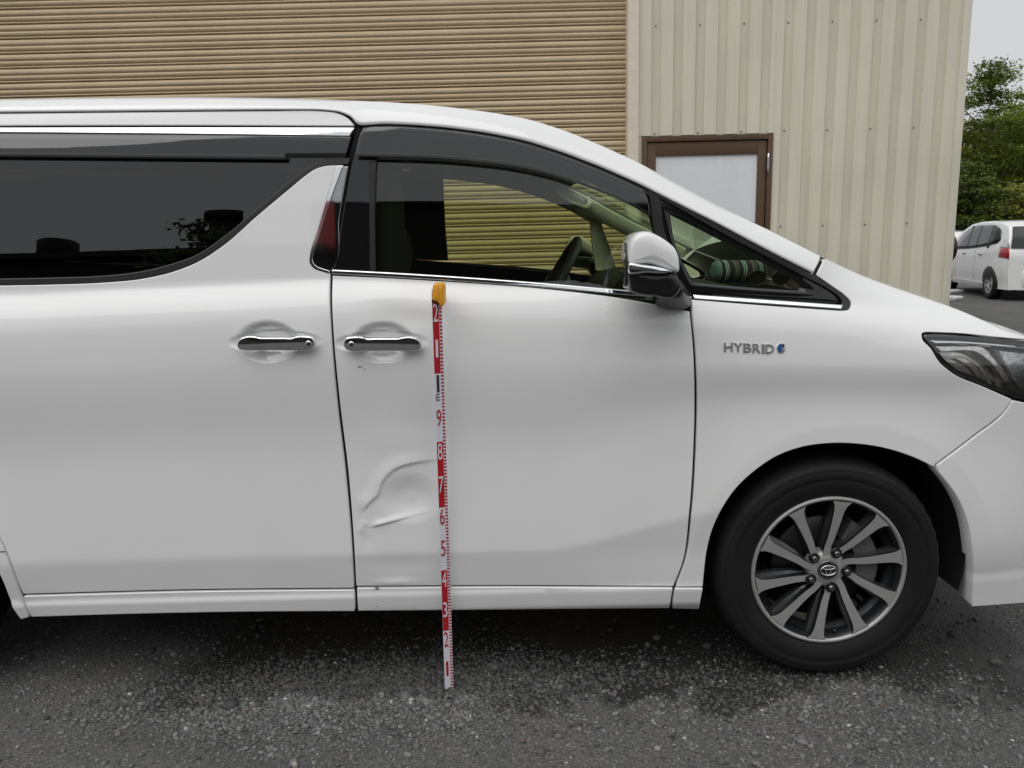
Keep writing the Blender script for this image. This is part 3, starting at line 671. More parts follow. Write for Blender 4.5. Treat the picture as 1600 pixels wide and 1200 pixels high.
panel('window_seal', [winlow, [(527, 258.5), (544, 256.5)], [(544, 256.5), (546, 247)], [(546, 247), (522, 246.5), (508, 248), (494, 253), (480, 262), (448, 287), (396, 331), (345, 373), (305, 399), (266, 413), (218, 424.5), (160, 431), (80, 434), (0, 435.5), (-200, 436), (-420, 428)], [(-420, 428), (-420, 436)]], mat('seal_grey', (.018, .018, .019), .34, 0, var=.1), sdr, off=.002, res=.02)
panel('rain_visor', [[(-420, 208.5), (0, 208.5), (250, 210.5), (447, 212.5), (548, 214.2)], [(548, 214.2), (541, 240.5)], [(541, 240.5), (447, 240.5)], [(447, 240.5), (445, 248)], [(445, 248), (250, 246), (0, 243.5), (-420, 243)], [(-420, 243), (-420, 208.5)]], VISOR, sdr, off=-.014, res=.03, depth=.003)
panel('visor_edge', [[(-420, 239), (0, 239), (250, 241.2), (445, 243)], [(445, 243), (445, 248)], [(445, 248), (250, 246), (0, 243.5), (-420, 243)], [(-420, 243), (-420, 239)]], GLOSSBLK, sdr, off=-.0155, res=.03, edge=.0008, depth=.002)
# ---- bright garnish on the pillar
panel('pillar_garnish', [[(531, 260), (515.5, 308), (498, 366), (488, 398), (487, 409), (493, 416.5), (504, 421), (514.5, 424)], [(514.5, 424), (519, 420), (530, 340), (543.5, 259.5)], [(543.5, 259.5), (531, 260)]], mat('dark_chrome', (.34, .34, .35), .05, 1., var=.05), sdr, off=.003, res=.01)
panel('garnish_rim', [[(527, 258.5), (511, 308), (494, 365), (484, 398), (483.5, 410), (490, 419), (502, 424), (514.5, 427.5)], [(514.5, 427.5), (514.5, 423)], [(514.5, 423), (504, 420), (493.5, 415.5), (488, 408), (489, 398), (500, 365), (518, 308), (536, 258.5)], [(536, 258.5), (527, 258.5)]], CHROME, sdr, off=-.001, res=.01, edge=.0012, depth=.01)

# ---- front door glass, frames, visor, chrome belt
panel('pillar_cover', [[(567, 199), (561, 215), (549, 262), (535, 340), (522, 420), (521, 424.5)], [(521, 424.5), (584, 428)], [(584, 428), (583, 330), (588, 252), (604, 199)], [(604, 199), (590, 197), (567, 199)]], GLOSSBLK, fd, off=.004, res=.012)
panel('window_glass', [[(583, 199), (650, 199), (700, 202.5), (760, 211), (820, 223), (880, 242), (940, 265.5), (1010, 297)], [(1010, 297), (1022, 360), (1036, 462)], [(1036, 462), (900, 453), (700, 434), (583, 427)], [(583, 427), (583, 199)]], GFRONT, fd, off=.014, res=.03, depth=.003)
panel('window_frame', [[(566, 200), (575, 197), (600, 195.5), (650, 197.5), (700, 201.5), (760, 209.5), (820, 221.5), (880, 240.5), (940, 263.5), (1011, 295)], [(1011, 295), (1017, 308)], [(1017, 308), (940, 272), (880, 249.5), (820, 231), (760, 218.5), (700, 210), (650, 206), (600, 204.5), (566, 209)], [(566, 209), (566, 200)]], RUBBER, fd, off=.006, res=.012)
panel('glass_run', [[(576, 251), (588, 251)], [(588, 251), (585, 330), (586, 428)], [(586, 428), (578, 427.5)], [(578, 427.5), (577, 330), (576, 251)]], RUBBER, fd, off=.001, res=.012)
panel('rain_visor', [[(563, 208), (577, 199.5), (600, 198), (650, 200), (700, 204), (760, 212.5), (820, 225), (880, 244), (940, 267.5), (1004, 296)], [(1004, 296), (1012, 312), (1016, 338)], [(1016, 338), (990, 323), (950, 304.5), (900, 286), (850, 270), (800, 259.5), (740, 252), (680, 247), (620, 245), (556, 243.5)], [(556, 243.5), (559, 225), (563, 208)]], VISOR, fd, off=-.016, res=.02, depth=.003)
panel('visor_edge', [[(556, 243.5), (620, 245), (680, 247), (740, 252), (800, 259.5), (850, 270), (900, 286), (950, 304.5), (990, 323), (1016, 338)], [(1016, 338), (1015, 333)], [(1015, 333), (990, 318.5), (950, 300), (900, 281.5), (850, 265.5), (800, 255), (740, 247.5), (680, 242.5), (620, 240.5), (557, 239)], [(557, 239), (556, 243.5)]], GLOSSBLK, fd, off=-.0175, res=.03, edge=.0008, depth=.002)
panel('chrome_belt', [[(518.5, 421.5), (600, 425.5), (700, 431.5), (850, 442.5), (1000, 455.5), (1070, 462)], [(1070, 462), (1070, 467)], [(1070, 467), (1000, 462.5), (850, 449.5), (700, 438.5), (600, 432.5), (519, 428)], [(519, 428), (518.5, 421.5)]], CHROME, fd, off=-.004, res=.008, edge=.0035)
# ---- quarter window ahead of the door
panel('quarter_glass', [[(1018, 299), (1060, 321), (1120, 354.5), (1200, 397.5), (1268, 434), (1300, 452), (1318, 466), (1322, 474)], [(1322, 474), (1200, 467), (1062, 456)], [(1062, 456), (1046, 400), (1030, 350), (1018, 299)]], GFRONT, fen, off=.012, res=.03, depth=.003)
BAND = mat('black_frit', (.008, .008, .009), .06, 0, var=.1)
panel('glass_border', [[(1016, 296), (1060, 317.5), (1120, 351), (1200, 394), (1268, 430), (1302, 450), (1322, 465.5), (1328, 474), (1324, 478)], [(1324, 478), (1200, 468.5), (1062, 458)], [(1062, 458), (1044, 396), (1027, 340), (1016, 296)], ][:3]+[], BAND, fen, off=.010, res=.03, depth=.001) if False else None
def ringband(name, outer, inner, m, parent, off):
    """a closed band between two outlines with the same number of points"""
    O = outline_raw(outer, off); I = outline_raw(inner, off); n = 160
    def rsmp(P):
        d = np.r_[0, np.cumsum(np.linalg.norm(np.diff(np.vstack([P, P[:1]]), axis=0), axis=1))]; t = np.linspace(0, d[-1], n, endpoint=False)
        Q = np.vstack([P, P[:1]]); return np.stack([np.interp(t, d, Q[:, k]) for k in range(2)], 1)
    O, I = rsmp(O), rsmp(I); G = []
    for k in np.linspace(0, 1, 4):
        q = O*(1-k)+I*k; G.append(np.stack([q[:, 0], side(q[:, 0], q[:, 1])+off, q[:, 1]], 1))
    G = [G[0]+np.array([0, .004, 0])]+G+[G[-1]+np.array([0, .004, 0])]
    return grid_obj(name, np.array(G), m, parent, True, close_v=True)
def outline_raw(pts, off):
    P = []
    for s in pts: P.append(S(catmull(s, 4.), off)[:, [0, 2]])
    return np.vstack(P)
ringband('glass_border', [[(1016, 297), (1060, 319), (1120, 352.5), (1200, 395.5), (1268, 432)], [(1268, 432), (1302, 451), (1322, 465.5), (1325, 474)], [(1325, 474), (1200, 468), (1064, 458)], [(1064, 458), (1046, 400), (1029, 345), (1016, 297)]],
    [[(1046, 334), (1068, 344), (1120, 371), (1180, 402), (1212, 422)], [(1212, 422), (1240, 438), (1250, 448), (1248, 454)], [(1248, 454), (1170, 449), (1084, 441)], [(1084, 441), (1072, 420), (1056, 385), (1046, 334)]], BAND, fen, .010)
panel('division_bar', [[(1013, 297), (1020, 299), (1038, 360), (1056, 420), (1068, 460)], [(1068, 460), (1040, 458)], [(1040, 458), (1030, 400), (1021, 345), (1013, 297)]], RUBBER, fd, off=.003, res=.012)
panel('window_seal', [[(1018, 293.5), (1060, 315.5), (1120, 349.5), (1200, 392), (1272, 430.5), (1302, 449), (1322, 463.5), (1329, 474), (1326, 483), (1316, 485)], [(1316, 485), (1200, 477), (1083, 468)], [(1083, 468), (1083, 460)], [(1083, 460), (1200, 469), (1310, 477), (1317, 474), (1314, 467), (1296, 453), (1264, 436), (1196, 400), (1116, 357.5), (1056, 323), (1016, 302)], [(1016, 302), (1018, 293.5)]], RUBBER, fen, off=.003, res=.012)
panel('chrome_belt', [[(1084, 460.5), (1200, 468.5), (1318, 476.5)], [(1318, 476.5), (1314, 483)], [(1314, 483), (1200, 475), (1084, 467)], [(1084, 467), (1084, 460.5)]], CHROME, fen, off=-.003, res=.008, edge=.003)
# ---- dark channel behind the shut lines
def channel(pts, w, parent, off=.022):
    p = S(catmull(pts, 8.)); d = np.gradient(p[:, [0, 2]], axis=0); d /= np.linalg.norm(d, axis=1)[:, None]; nrm = np.stack([-d[:, 1], d[:, 0]], 1)*w
    G = []
    for s in (-1, 1):
        q = p[:, [0, 2]]+s*nrm; G.append(np.stack([q[:, 0], side(q[:, 0], q[:, 1], False)+off, q[:, 1]], 1))
    return grid_obj('shut_channel', np.array(G), DARK, parent, True)
channel([(517, 420), (516.5, 460), (519, 520), (528, 620), (542, 740), (551, 850), (556, 960)], .04, fd)
channel([(1079, 462), (1085, 540), (1087.5, 600), (1086, 700), (1079, 800), (1068, 880), (1050, 955)], .03, fd)
channel([(20, 930), (300, 922), (555, 919), (800, 917), (1098, 918)], .012, fd, .012)
channel([(-420, 450), (-420, 500), (-330, 641), (-130, 732), (-50, 787), (-1, 841), (11, 870), (25, 906), (35, 932), (46, 966)], .03, sdr)
channel([(1585, 610), (1574, 638), (1521, 683), (1464, 726)], .02, fen, .012)
channel([(1273, 434), (1286, 409)], .008, fen, .008)
channel([(-420, 199), (300, 197), (556, 198)], .02, sdr, .016); channel([(-420, 177), (300, 173.5), (500, 172), (530, 175), (546, 183), (556, 194)], .012, sdr, .012)
channel([(566, 196), (557, 235), (545, 300), (530, 370), (518, 424)], .02, sdr, .016)

# ---- scuffs beside the dent
SCF = mat('scuff', (.36, .35, .34), .8, 0, var=.4, scale=300)
for pts in ([(557, 573), (562, 571.5), (568, 573.5), (561, 575)], [(566, 577.5), (573, 576), (570, 578.5)], [(585, 917), (591, 916.6), (593, 921), (588, 923)], [(582, 922), (586, 921.5), (585, 924.5)], [(586, 947), (591, 946.6), (590, 948.3)]):
    panel('scuff_mark', [[pts[k], pts[(k+1) % len(pts)]] for k in range(len(pts))], SCF, fd, off=-.0026 if pts[0][1] > 915 else -.0005, res=.5, edge=.0004, depth=.0006)
# ---- door handles
def handle(cx, cy, par, lock):
    Y = float(side(*sxz([(cx, cy)])[0], False))
    base = [(-61, 2), (-60, -5), (-56, -9.5), (-48, -11), (-38, -11.5), (-31, -11), (-26, -9.2), (-10, -9), (15, -9), (25, -9.2), (31, -10.5), (40, -11.5), (50, -10), (58, -6), (61.5, 1), (61, 7), (57, 11), (48, 12.5), (25, 12.5), (0, 12.5), (-30, 12.5), (-50, 12), (-58, 8.5)]
    b = [(cx+(x if lock < 0 else -x), cy+y) for x, y in base]
    h = puff('door_handle', pxring(b, Y-.016), [(.0050, -.0125), (.0032, -.0118), (.0012, -.008), (.0, -.002), (.0005, .005), (.004, .009)], CHROME, par)
    ex = cx+lock*49
    o = lathe_y('lock_cap', [(.0, -.0015), (.0075, -.0015), (.009, 0), (.0095, .003)], CHROME, par, 16, tuple(atY(ex, cy+2, Y-.028)))
    o2 = lathe_y('lock_cylinder', [(.0, -.0012), (.0055, -.0012), (.006, .0)], BLK, par, 14, tuple(atY(ex, cy+2, Y-.0293)))
    s = atY(cx+lock*37, cy, Y-.0275); boxo('handle_seam', s[0]-.0012, s[0]+.0012, s[1]-.0006, s[1]+.018, s[2]-.019, s[2]+.018, BLK, par)
    for dx in (-.058, .058):
        p = atY(cx, cy, Y); tube('handle_mount', [(p[0]+dx, Y-.018, p[2]), (p[0]+dx, Y+.03, p[2])], .012, BLK, par, 8)
handle(433, 535, sdr, 1); handle(598, 536, fd, -1)

# ---- hybrid badge
bad = part('badge')
pa, pb = S([(1131, 549)])[0], S([(1209, 552.5)])[0]
xs = pa[0]
hgt = S([(1131, 535)])[0][2]-pa[2]; wtot = pb[0]-pa[0]
lw = {'H': 1.0, 'Y': 1.0, 'B': .95, 'R': .95, 'I': .32, 'D': 1.0}; tot = sum(lw[c] for c in 'HYBRID')+.12*5; u = wtot/tot
x = xs
for c in 'HYBRID':
    v, f = text_mesh(c, extrude=.0, bold=.015); v = v-np.array([v[:, 0].min(), v[:, 1].min(), 0]); v[:, 0] *= lw[c]*u/v[:, 0].max(); v[:, 1] *= hgt/v[:, 1].max()
    n = len(v); zz_ = pa[2]+(x-xs)/wtot*(pb[2]-pa[2])
    fr = np.stack([x+v[:, 0], np.zeros(n), zz_+v[:, 1]], 1); fr[:, 1] = side(fr[:, 0], fr[:, 2])-.0035; bk = fr.copy(); bk[:, 1] += .005
    # side walls along free edges
    ed = {}
    for q in f:
        for i in range(len(q)): a, b = q[i], q[(i+1) % len(q)]; ed[(a, b)] = ed.get((a, b), 0)+1
    F = [tuple(q) for q in f]+[(b, a, a+n, b+n) for (a, b) in ed if (b, a) not in ed]
    mesh_obj('letter', np.vstack([fr, bk]), F, mat('badge_chrome', (.66, .66, .67), .28, .85, var=.1, scale=300), bad)
    x += (lw[c]+.12)*u
def badge_blob(name, cx, cy, rx, ry, m, off):
    pts = [(cx+rx*math.cos(a), cy+ry*math.sin(a)) for a in np.linspace(0, 2*math.pi, 24, endpoint=False)]; p = S(pts, off)
    puff(name, p, [(.004, -.0012), (.001, -.0006), (0, 0), (0, .006)], m, bad)
badge_blob('badge_rim', 1220.5, 543.5, 6.8, 8.0, mat('badge_chrome', (.66, .66, .67), .28, .85), -.003)
badge_blob('badge_droplet', 1219.0, 543.5, 3.4, 7.2, mat('badge_blue', (.02, .11, .36), .2, .2, .6, var=.1), -.0045)
badge_blob('badge_eye', 1224.0, 539.8, 2.2, 2.6, GLOSSBLK, -.0046)

# ---- door mirror (near) and its twin on the far door
def door_mirror(mir):
    mr_ = part('door_mirror'); YM = -.155
    cap = [(981, 411), (979.5, 392), (983, 377), (990, 367), (1000, 362), (1012, 361.5), (1026, 367), (1042, 377), (1053, 387), (1058.5, 398), (1060.5, 412), (1060, 423), (1055, 427), (1040, 422), (1015, 413)]
    low = [(978, 425), (980.5, 442), (984, 455), (990, 458), (1022, 463), (1050, 465), (1062, 450), (1059, 434), (1052, 427), (1020, 424)]
    arm = [(1020, 448), (1024, 470), (1029, 479), (1040, 482), (1066, 483.5), (1076, 480), (1081, 472), (1080.5, 464), (1075, 455), (1060, 436), (1040, 436)]
    strip = [(979.5, 411), (1000, 412.5), (1022, 415.5), (1038, 419.5), (1047.5, 424.5), (1040, 426.5), (1010, 426.5), (979.5, 425)]
    cpr = [(.013, -.030), (.009, -.0280), (.005, -.0235), (.002, -.015), (.0, -.002), (0, .10), (.006, .13), (.012, .145)]
    puff('mirror_cap', pxring(cap, YM+.02), cpr, PAINT, mr_, mirror=mir, dome=.006)
    puff('mirror_housing', pxring(low, YM+.02), [(.010, -.028), (.006, -.0255), (.0025, -.019), (0, -.004), (0, .10), (.006, .14)], MIRBLK, mr_, mirror=mir, dome=.004)
    puff('turn_signal', pxring(strip, YM+.012, 3.), [(.004, -.034), (.0015, -.0315), (0, -.022), (0, .06)], CHROME, mr_, mirror=mir)
    ln = [(981, 419), (1005, 420), (1030, 423), (1005, 422.3), (981, 421)]
    puff('signal_groove', pxring(ln, YM+.012, 3.), [(.0, -.0352), (.0, -.02)], BLK, mr_, mirror=mir)
    ar = pxring(arm, .03); 
    g = []
    c0 = ar.mean(0)
    for s, y in ((.55, -.135), (.72, -.12), (.80, -.08), (.9, -.02), (1.0, .0), (1.0, .03)):
        q = c0+(ar-c0)*s; q[:, 1] = .03+y
        if y < -.05: q[:, 0] -= .035*(-y/.12); q[:, 2] += .03*(-y/.12)
        g.append(q)
    V = np.array(g); n = V.shape[1]; F = []
    for i in range(len(g)-1):
        for j in range(n): F.append((i*n+j, (i+1)*n+j, (i+1)*n+(j+1) % n, i*n+(j+1) % n))
    F.append(tuple(range(n)))
    Vv = V.reshape(-1, 3); a_ = .5*np.sum(ar[:, 0]*np.roll(ar[:, 2], -1)-np.roll(ar[:, 0], -1)*ar[:, 2])
    if a_ < 0: F = [f[::-1] for f in F]
    if mir: Vv = flipY(Vv); F = [f[::-1] for f in F]
    mesh_obj('mirror_arm', Vv, F, MIRBLK, mr_, True)
    # mirror glass facing rearward and its black surround
    x0 = atY(979, 410, YM)[0]; zc = atY(979, 408, YM)[2]
    for nm, sy, sz, dx, m in (('mirror_surround', .078, .060, -.002, BLK), ('mirror_glass', .058, .042, -.004, mat('mirror_silver', (.9, .9, .9), .01, 1.))):
        a = np.linspace(0, 2*np.pi, 28, endpoint=False); ex = lambda c_: np.sign(c_)*np.abs(c_)**.6
        q = np.stack([np.full(28, x0+dx)+.02*0, YM+.088+sy*ex(np.cos(a)), zc-.012+sz*ex(np.sin(a))], 1); q[:, 0] += (q[:, 1]-YM)*.10
        if mir: q = flipY(q)
        b_ = q+np.array([.02, 0, 0]); F = [tuple(range(28)) if mir else tuple(range(27, -1, -1))]+[(i, (i+1) % 28, 28+(i+1) % 28, 28+i) for i in range(28)]
        mesh_obj(nm, np.vstack([q, b_]), F, m, mr_)
    return mr_
mir1 = door_mirror(False); mir2 = door_mirror(True)

# ---- headlight
hl = part('headlight')
hpts = [[(1444, 523), (1453, 522), (1500, 524), (1560, 529.5), (1660, 538)], [(1660, 538), (1665, 640)], [(1665, 640), (1610, 627), (1540, 603), (1490, 580.5), (1471, 564), (1457, 543), (1444, 528)], [(1444, 528), (1444, 523)]]
panel('lens', hpts, LENSM, hl, off=.002, res=.02, depth=.003)
panel('housing', hpts, mat('lamp_housing', (.55, .51, .45), .10, .95, var=.3, scale=30), hl, off=.06, res=.02, depth=.001)
panel('lamp_wall', hpts, GLOSSBLK, hl, off=.008, res=.5, depth=.055) if False else None
ringband('lamp_bezel', hpts, [[(1448, 527), (1456, 527), (1500, 529), (1560, 534), (1657, 543)], [(1657, 543), (1657, 634)], [(1657, 634), (1607, 621), (1541, 597.5), (1493, 576), (1475, 561), (1460, 541.5), (1448, 529)], [(1448, 529), (1448, 527)]], GLOSSBLK, hl, .004)
panel('chrome_bar', [[(1455, 531), (1500, 532), (1560, 536.5), (1650, 545)], [(1650, 545), (1650, 551)], [(1650, 551), (1560, 541.5), (1500, 537), (1460, 537)], [(1460, 537), (1455, 531)]], CHROME, hl, off=.014, res=.01, edge=.003, depth=.012)
panel('reflector_blade', [[(1462, 541), (1500, 540.5), (1538, 543.5), (1550, 556), (1580, 596)], [(1580, 596), (1572, 598)], [(1572, 598), (1540, 560), (1530, 553), (1470, 550)], [(1470, 550), (1462, 541)]], mat('warm_chrome', (.78, .76, .73), .15, .75, var=.2, scale=60), hl, off=.026, res=.012, edge=.003, depth=.02)
panel('light_guide', [[(1472, 558), (1516, 560), (1524, 565), (1552, 603)], [(1552, 603), (1549, 603.5)], [(1549, 603.5), (1521, 567.5), (1514, 563), (1473, 561)], [(1473, 561), (1472, 558)]], mat('light_guide', (.7, .7, .68), .2, .3), hl, off=.02, res=.01, edge=.001, depth=.01)
panel('lamp_reflector', [[(1556, 545), (1600, 550), (1640, 555)], [(1640, 555), (1640, 620)], [(1640, 620), (1600, 608), (1588, 596)], [(1588, 596), (1570, 570), (1556, 545)]], mat('reflector', (.72, .72, .72), .2, .6, var=.5, scale=80), hl, off=.04, res=.012, edge=.006, depth=.02)

# ---- wheel
SPK = mat('machined_alloy', (.40, .395, .39), .45, .45, var=.04, scale=50)
GUN = mat('gunmetal_paint', (.035, .037, .040), .3, .6, .3, var=.1)
TYRE = mat('tyre_rubber', (.0085, .0085, .0088), .66, 0, var=.25, scale=9, bump=.2, bscale=160, spec=.3)
DISC = mat('brake_steel', (.05, .05, .052), .4, .8, var=.2)
def build_wheel():
    w = part('wheel'); RT, RR = .345, .228
    prof = [(RR-.004, .030), (RR+.004, .012), (RR+.012, .006), (.262, -.004), (.285, -.007), (.289, -.0055), (.291, -.0075), (.310, -.004), (.314, -.0022), (.3165, -.003), (.327, .006), (.336, .020), (.3415, .034), (.344, .05), (.345, .08), (.345, .15), (.343, .185), (.334, .205), (.30, .222), (.25, .215), (.215, .19)]
    ty = lathe_y('tyre', prof, TYRE, w, 96)
    # shallow tread blocks cut round the shoulder
    me = ty.data; n = 96
    for ring in (11, 12, 13):
        for j in range(n):
            if j % 2 == 0:
                vv = me.vertices[ring*n+j]; r_ = math.hypot(vv.co.x, vv.co.z); k = (r_-.0035)/r_; vv.co.x *= k; vv.co.z *= k
    lathe_y('rim', [(RR-.012, .028), (RR-.006, .006), (RR-.001, .003), (RR+.004, .006), (RR+.006, .014)], SPK, w, 96)
    lathe_y('rim_barrel', [(RR-.010, .010), (RR-.016, .02), (RR-.020, .035), (RR-.021, .05), (RR-.034, .056), (RR-.034, .085), (RR-.026, .09), (RR-.026, .17), (RR-.01, .20)], GUN, w, 96)
    def pol(r, a): return r*math.sin(a), r*math.cos(a)
    def spoke(k):
        a = R(36*k); prof_ = []   # (r, left angle, right angle, face y)
        for r, c, hw_, y in ((.046, -7, 14, .020), (.062, -5, 9, .019), (.075, -2.5, 7.6, .018), (.10, 2.5, 6.1, .0155), (.13, 4.6, 5.1, .0125), (.16, 5.7, 4.7, .010), (.19, 6.4, 4.6, .0075), (.208, 7.0, 5.4, .006), (.221, 7.6, 7.4, .0055)):
            prof_.append((r, a+R(c-hw_), a+R(c+hw_), y))
        V, F = [], []
        for r, l, rr, y in prof_:
            (x0, z0), (x1, z1) = pol(r, l), pol(r, rr); V += [(x0, y, z0), (x1, y, z1), (x1, y+.034, z1), (x0, y+.034, z0)]
        m_ = len(prof_)
        for i in range(m_-1):
            b = 4*i; F += [(b, b+4, b+5, b+1)]
        F2 = []
        for i in range(m_-1):
            b = 4*i; F2 += [(b+1, b+5, b+6, b+2), (b+4, b, b+3, b+7)]
        o = mesh_obj('spoke', V, F+F2, SPK, w, False); o.data.materials.append(GUN)
        for i, p in enumerate(o.data.polygons): p.material_index = 0 if i < len(F) else 1
        # deeper flank beside the machined face
        V, F = [], []
        for r, l, rr, y in prof_[1:]:
            (x0, z0), (x1, z1) = pol(r, l-R(.4)), pol(r, rr+R(4.2*float(ss(.05, .09, r))*(1-.75*float(ss(.17, .221, r))))); V += [(x0, y+.012, z0), (x1, y+.026, z1), (x1, y+.048, z1), (x0, y+.048, z0)]
        for i in range(len(prof_)-2):
            b = 4*i; F += [(b, b+4, b+5, b+1), (b+1, b+5, b+6, b+2), (b+4, b, b+3, b+7)]
        mesh_obj('spoke_flank', V, F, mat('grey_flank', (.10, .102, .105), .32, .6, .3, var=.1), w)
    for k in range(10): spoke(k)
    lathe_y('hub', [(.0, .0185), (.032, .0185), (.050, .0205), (.058, .03), (.06, .06)], SPK, w, 48)
    for k in range(5):
        a = R(36+72*k+12-24); x_, z_ = pol(.0572, a)
        lathe_y('lug_pocket', [(.0, .0165), (.011, .0165), (.0145, .0172), (.0162, .0162), (.0166, .021)], GLOSSBLK, w, 20, (x_, 0, z_))
        lathe_y('lug_nut', [(.0, .006), (.0075, .0062), (.0095, .009), (.0098, .018)], mat('nut_chrome', (.28, .28, .285), .25, 1., var=.1), w, 6, (x_, 0, z_), smooth=False)
    cap_ = lathe_y('centre_cap', [(.0, .0125), (.022, .013), (.0275, .0145), (.030, .0175), (.031, .02)], mat('cap_black', (.02, .02, .022), .25, .3, .5), w, 40)
    lathe_y('cap_ring', [(.0275, .0142), (.0292, .0132), (.0305, .0150)], mat('nut_chrome', (.28, .28, .285), .25, 1.), w, 40)
    def oval(rx, rz, cx, cz): return [(cx+rx*math.cos(t), .0118, cz+rz*math.sin(t)) for t in np.linspace(0, 2*math.pi, 28, endpoint=False)]
    EM = mat('emblem_chrome', (.75, .75, .76), .1, 1.)
    tube('emblem_oval', oval(.0235, .0155, 0, 0), .0022, EM, w, 6, True)
    tube('emblem_oval', oval(.0068, .0145, 0, -.0005), .0016, EM, w, 6, True)
    tube('emblem_oval', oval(.0180, .0052, 0, .0085), .0016, EM, w, 6, True)
    lathe_y('brake_disc', [(.06, .075), (.15, .075), (.152, .078), (.152, .095)], DISC, w, 64)
    # caliper, ahead of the hub
    c = []
    for y, s in ((.045, .9), (.050, 1.0), (.11, 1.0)):
        row = []
        for t in np.linspace(R(28), R(118), 14): x_, z_ = pol(.158+.004*s, t); row.append((x_, y, z_))
        for t in np.linspace(R(118), R(28), 14): x_, z_ = pol(.098, t); row.append((x_, y, z_))
        c.append(row)
    cal = grid_obj('caliper', c, mat('caliper_grey', (.16, .16, .165), .5, .5, var=.2), w, False, close_v=True)
    bm = bmesh.new(); bm.from_mesh(cal.data); bm.verts.ensure_lookup_table(); bm.faces.new([bm.verts[i] for i in range(28)]); bm.normal_update(); bm.to_mesh(cal.data); bm.free()
    lathe_y('dust_shield', [(.0, .12), (.19, .12), (.19, .14)], DARK, w, 40)
    tube('valve', [(.03, .03, -.197), (.03, .012, -.197)], .004, BLK, w, 8)
    return w
wh = build_wheel()
wc = atY(1297, 894, YWF); wh.location = (wc[0], YWF, .3435*1.035); wh.scale = (1.035, 1.0, 1.035)
def copy_tree(o):
    c = o.copy(); COL.objects.link(c)
    for ch in [q for q in bpy.data.objects if q.parent == o]:
        d = ch.copy(); COL.objects.link(d); d.parent = c
    return c
bpy.context.view_layer.update()
wheels = [wh]
for (x, far) in ((wc[0]-3.0, 0), (wc[0], 1), (wc[0]-3.0, 1)):
    c = copy_tree(wh); c.location = (x, 2*YC-YWF if far else YWF, .3435*1.035); c.rotation_euler = (0, R(17*len(wheels)), math.pi if far else 0); wheels.append(c)
# ---- wheel-house liners, floor, underbody
def liner(xc_, far):
    g = []
    for a in np.linspace(R(-14), R(194), 30):
        r = .445; g.append([(xc_+r*math.cos(a), y, ZW+.02+r*math.sin(a)) for y in (.075, .2, .42)])
    g = np.array(g); g = flipY(g) if far else g
    o = grid_obj('wheel_liner', g, DARK, None, True)
    disc = [(xc_+.445*math.cos(a), .42, ZW+.02+.445*math.sin(a)) for a in np.linspace(R(-14), R(194), 30)]; d = np.array(disc); d = flipY(d) if far else d
    o2 = mesh_obj('liner_wall', d, [tuple(range(30))], DARK); return o, o2
for xx in (wc[0], wc[0]-3.0):
    for far in (0, 1): liner(xx, far)
boxo('floor_pan', wc[0]-2.5, wc[0]-.45, .16, 2*YC-.16, .27, .34, DARK)
boxo('floor_pan', wc[0]-.46, wc[0]+.7, .45, 2*YC-.45, .25, .33, DARK); boxo('floor_pan', wc[0]-3.8, wc[0]-2.48, .45, 2*YC-.45, .27, .34, DARK)
tube('exhaust_pipe', [(-2.9, .9, .24), (-1., .9, .22), (.6, 1.0, .22)], .03, DARK, None, 8)
boxo('firewall', 1.0, 1.03, .2, 2*YC-.2, .33, 1.09, DARK)
boxo('rear_gate', -2.93, -2.86, .12, 2*YC-.12, .35, 1.80, PAINT, None, .03)
# ---- far side skins and windows
def farside(src):
    me = src.data.copy(); co = np.empty(len(me.vertices)*3); me.vertices.foreach_get('co', co); co = flipY(co.reshape(-1, 3)); me.vertices.foreach_set('co', co.ravel()); me.flip_normals(); me.update()
    o = bpy.data.objects.new(src.name.split('.')[0], me); link(o); return o
fds = part('front_door'); sds = part('sliding_door')
for s_, p_ in ((skin, fds), (mld, fds), (sskin, sds), (smld, sds), (rgl, sds)): farside(s_).parent = p_
for ch in [q for q in bpy.data.objects if q.parent == fen and q.name.split('.')[0] in ('fender_skin', 'quarter_glass', 'window_seal')]: farside(ch)
for ch in [q for q in bpy.data.objects if q.parent == rq]: farside(ch)
for ch in [q for q in bpy.data.objects if q.parent == bump]: farside(ch)
for ch in [q for q in bpy.data.objects if q.parent == fd and q.name.split('.')[0] in ('pillar_cover', 'window_glass', 'window_frame', 'division_bar')]: farside(ch).parent = fds
# inner trims
def trim(name, segs, m, off, far, res=.04, parent=None):
    o = panel(name, segs, m, parent, off=off, res=res, depth=off+.004)
    if far: 
        q = farside(o); q.parent = parent; bpy.data.objects.remove(o); return q
    return o
dtrim = [[(440, 420), (516, 425), (700, 441), (900, 460), (1080, 476)], [(1080, 476), (1080, 700), (1050, 900)], [(1050, 900), (540, 900)], [(540, 900), (440, 420)]]
for far, p_ in ((0, fd), (1, fds)): trim('door_trim', dtrim, TRIMD, .06, far, parent=p_)
